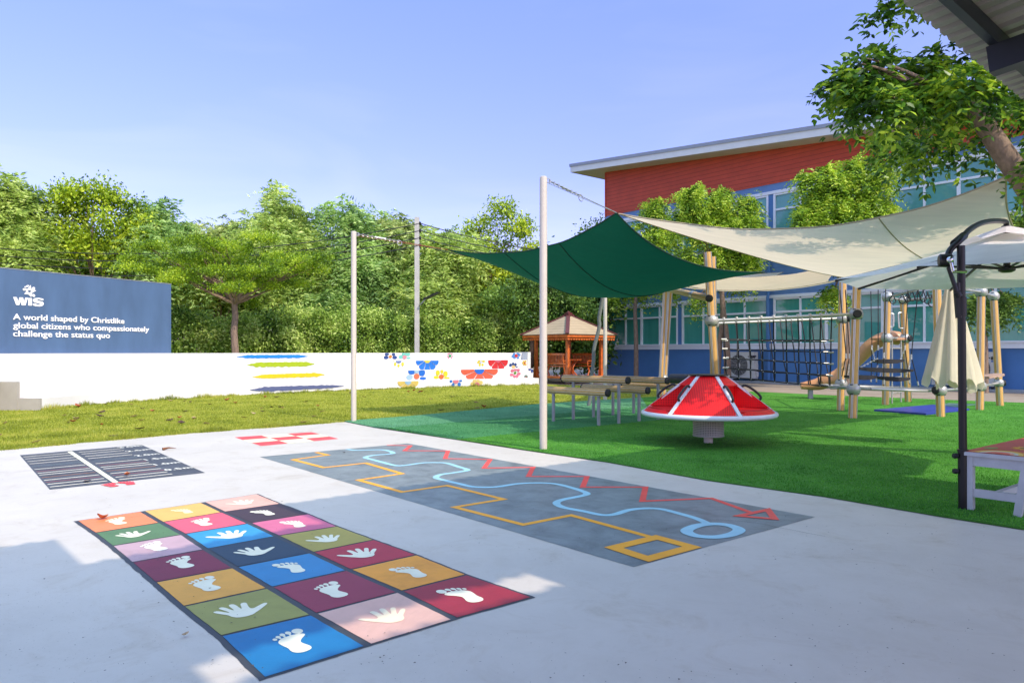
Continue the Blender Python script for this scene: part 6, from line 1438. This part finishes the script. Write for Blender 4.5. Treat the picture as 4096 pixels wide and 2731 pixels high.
bgtree(430, 41, [(430, 590, 110, 50), (330, 580, 90, 50), (560, 590, 110, 50), (480, 680, 160, 80)], 'dark tree deep behind the layered tree', 43, 'deep', 1500, 'single', BR)
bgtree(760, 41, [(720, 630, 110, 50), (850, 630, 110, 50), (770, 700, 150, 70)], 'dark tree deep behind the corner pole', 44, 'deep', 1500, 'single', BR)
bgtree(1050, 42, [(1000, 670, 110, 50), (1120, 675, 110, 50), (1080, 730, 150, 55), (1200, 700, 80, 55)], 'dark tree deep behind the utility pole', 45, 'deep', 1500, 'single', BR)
# round glossy tree beside the gazebo
gb = at(D(1212, 812), 34.5)
tree('broadleaf_tree', (gb.x, 36.2, 0), [(-.9, 0, 3.9, 1.3, 1.2, .75), (.5, 0, 4.3, 1.3, 1.2, .8), (1.6, 0, 3.7, 1.2, 1.2, .7), (-.3, 0, 3.0, 1.1, 1, .55), (1.2, 0, 2.9, 1.0, 1, .5), (2.6, 0, 3.2, .9, 1, .6)], 'dark round-crowned tree with a bare forked trunk left of the gazebo', 46, 'single', 'deep', 1500, 'trees behind the white wall', .17, params={'per': 9, 'rad': .18, 'll': .15, 'lw': .085, 'droop': .4}, fork=1.9, bark='bark')
# layered tree in front of the grove
lt = at(D(544, 812), 29.0); s = 29.0 / 1697
lay = [(520, 632, 95, 8), (605, 602, 90, 8), (445, 600, 90, 8), (375, 616, 60, 7), (690, 616, 58, 7), (560, 668, 52, 8), (455, 650, 50, 7), (640, 645, 55, 7), (545, 575, 70, 9), (470, 565, 62, 8), (640, 580, 60, 9), (700, 600, 52, 7), (400, 590, 55, 8), (360, 570, 50, 9), (560, 610, 80, 8), (620, 628, 60, 8), (470, 615, 65, 8), (540, 645, 60, 9), (610, 655, 45, 8), (495, 660, 38, 7), (420, 635, 45, 7), (350, 625, 42, 7), (430, 548, 34, 6), (735, 590, 28, 5), (320, 600, 30, 6), (620, 560, 40, 7), (560, 695, 22, 9), (665, 615, 40, 6)]
rr = random.Random(3)
bl = []
for x, y, rx, ry in lay: c = px2(x, y, 29.0); bl.append((c.x - lt.x, rr.uniform(-1.6, 1.4), c.z, rx * s * 1.05, rx * s * .8, ry * s * .62))
tree('layered_tree', (lt.x, 29.0, 0), bl, 'small tree with flat layered bright green crown and pale trunk behind the white wall', 50, 'single', 'layer', 2300, None, .16, fork=3.35, bark='bark_pale', params={'per': 11, 'rad': .085, 'll': .085, 'lw': .05, 'droop': -.1}, gap=.5)
# hedge right behind the wall, thicket below the crowns
def massof(name, pieces, Y, leaf, n, lab, cat, seed, params, kind=None, dy=1.0):
    rng = np.random.default_rng(seed); B = []
    for x, y, rx, ry in pieces: c = px2(x, y, Y(x) if callable(Y) else Y); s = c.y / 1697; B.append((c.x, c.y, c.z, rx * s, dy, ry * s))
    cpt = crownpts(B, n, rng, gap=.5, seed=seed); o = npmesh(name, singles(cpt, rng, params['per'], params['rad'], params['ll'], params['lw'], params['droop']), 1, 4, LM[leaf]); return tag(o, lab, cat, kind=kind)
HB = {'per': 11, 'rad': .17, 'll': .11, 'lw': .075, 'droop': .3}
hd = lambda x: 29.5 + (x - 400) / 700 * 6.5
rr = random.Random(9)
massof('hedge', [(x, 772 + rr.uniform(-10, 14), 36, 40) for x in range(395, 1200, 34)] + [(x, 745 + rr.uniform(-18, 8), 26, 22) for x in range(400, 1180, 57)] + [(x, 806, 40, 22) for x in range(400, 1200, 40)], hd, 'hedge', 5200, 'dense clipped hedge running behind the top of the white wall', 'hedge', 61, HB, dy=.8)
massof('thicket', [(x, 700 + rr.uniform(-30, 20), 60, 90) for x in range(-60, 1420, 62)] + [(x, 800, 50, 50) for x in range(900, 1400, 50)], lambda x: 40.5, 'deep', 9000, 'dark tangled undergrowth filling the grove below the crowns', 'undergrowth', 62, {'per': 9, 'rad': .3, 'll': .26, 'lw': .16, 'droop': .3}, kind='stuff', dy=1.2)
# low grass tufts along the foot of the steps
# trees in front of the school
def facadetree(x, Y, pieces, lab, seed, tp, n, r=.12, leaf='lime', par=None):
    b0 = at(D(*tp[0]), Y); b0.z = 0; s = Y / 1697; bl = []; rr = random.Random(seed)
    for px, py, rx, ry in pieces: c = px2(px, py, Y); bl.append((c.x - b0.x, rr.uniform(-.7, .5), c.z, rx * s * .88, rx * s * .75, ry * s * .88))
    P = [b0] + [px2(q[0], q[1], Y) for q in tp[1:]]
    return tree('courtyard_tree', b0, bl, lab, seed, 'spray', leaf, int(n * 1.15), 'young trees in front of the school', r, bark='bark_pale', params=par or {'k': 6, 'L': .46, 'll': .135, 'lw': .05, 'droop': 1.1, 'hexa': True, 'tail': .95}, trunkpath=P, gap=.12)
facadetree(1461, 37, [(1500, 500, 34, 40), (1470, 540, 40, 32), (1515, 560, 34, 34), (1450, 575, 34, 30), (1420, 672, 24, 11), (1470, 662, 26, 12), (1525, 668, 30, 11), (1490, 610, 40, 40)], 'slim young tree left of the swing frame, crown rising behind the green sail', 71, [(1461, 870), (1461, 780), (1459, 700), (1468, 640)], 1500, .13)
facadetree(1665, 33, [(1580, 470, 42, 36), (1640, 470, 42, 36), (1695, 470, 44, 38), (1570, 520, 40, 45), (1630, 530, 55, 50), (1700, 530, 48, 48), (1650, 590, 60, 45), (1590, 590, 42, 42), (1720, 600, 34, 34), (1700, 632, 36, 14), (1610, 686, 22, 9), (1745, 545, 20, 20)], 'full lime-green tree above the peak where green and beige sails meet', 72, [(1672, 885), (1668, 780), (1660, 700), (1655, 620)], 3300, .17)
facadetree(1940, 28.5, [(1905, 415, 38, 34), (1860, 430, 38, 34), (1960, 400, 45, 34), (2010, 420, 40, 45), (1880, 480, 56, 42), (1950, 480, 66, 52), (2020, 490, 32, 40), (1850, 500, 32, 28), (1900, 560, 60, 40), (1990, 560, 50, 40), (1915, 680, 26, 26)], 'dense round tree above the middle of the beige sail', 73, [(1945, 892), (1946, 790), (1940, 700), (1935, 620)], 3300, .15)
facadetree(2240, 26, [(2180, 620, 30, 25), (2290, 690, 50, 18), (2230, 700, 34, 16), (2300, 560, 40, 50)], 'shaded tree behind the right-hand umbrella, leaves hanging below its canopy', 74, [(2262, 905), (2262, 800), (2258, 700), (2255, 620)], 1100, .12, 'deep')
g = MB(); P = [px2(1648, 880, 33.2), px2(1652, 800, 33.2), px2(1658, 740, 33.1), px2(1660, 690, 33)]; P[0].z = 0; 
t_ = [o for o in COL.objects if o.name.startswith('courtyard_tree.001')][0]; g.tube(P, [.13, .12, .1, .08], 10); build(g, 'trunk', 'bark_pale', t_, smooth=True)
# big tree at the right
NY = 9.0
nb = [(2040, -10, 50, 40), (1995, 30, 30, 30), (1985, 150, 42, 34), (2030, 90, 55, 45), (2010, 25, 40, 30), (1950, 205, 55, 38), (2090, 60, 60, 60), (2060, 150, 70, 55), (2010, 235, 60, 40), (2130, 150, 70, 60), (2110, 230, 70, 45), (2180, 230, 55, 50), (2230, 200, 60, 60), (2305, 170, 60, 50), (2350, 215, 40, 50), (2290, 250, 70, 60), (2350, 300, 70, 80), (2060, 330, 45, 34), (2120, 350, 50, 40), (2240, 322, 45, 40), (2400, 400, 40, 60), (2420, 200, 100, 100), (2480, 380, 90, 120), (2150, -40, 90, 60), (2300, -60, 120, 80), (2450, 0, 120, 120), (2600, 200, 120, 140)]
tb = Vector((7.7, 9.7, 0)); bl = []; rr = random.Random(77)
for x, y, rx, ry in nb: Yb = NY + rr.uniform(-.5, .7) + (1.7 if 325 < y < 390 else 0); c = px2(x, y, Yb); s = Yb / 1697; bl.append((c.x - tb.x, c.y - tb.y, c.z, rx * s, rx * s * 1.1, ry * s))
tree('leaning_tree', tb, bl, 'large leaning tree with broad dark leaves at the right under the canopy edge', 80, 'spray', 'near', 2900, None, .17, bark='bark_pale', params={'k': 4, 'L': .26, 'll': .108, 'lw': .046, 'droop': .8, 'hexa': True, 'limb': .22, 'tail': .12}, gap=.10,
     trunkpath=[tb, (7.3, 9.4, 1.6), (6.55, 9.1, 3.1), px2(2300, 345, 9.0), px2(2250, 270, 9.0), px2(2225, 235, 9.0)])
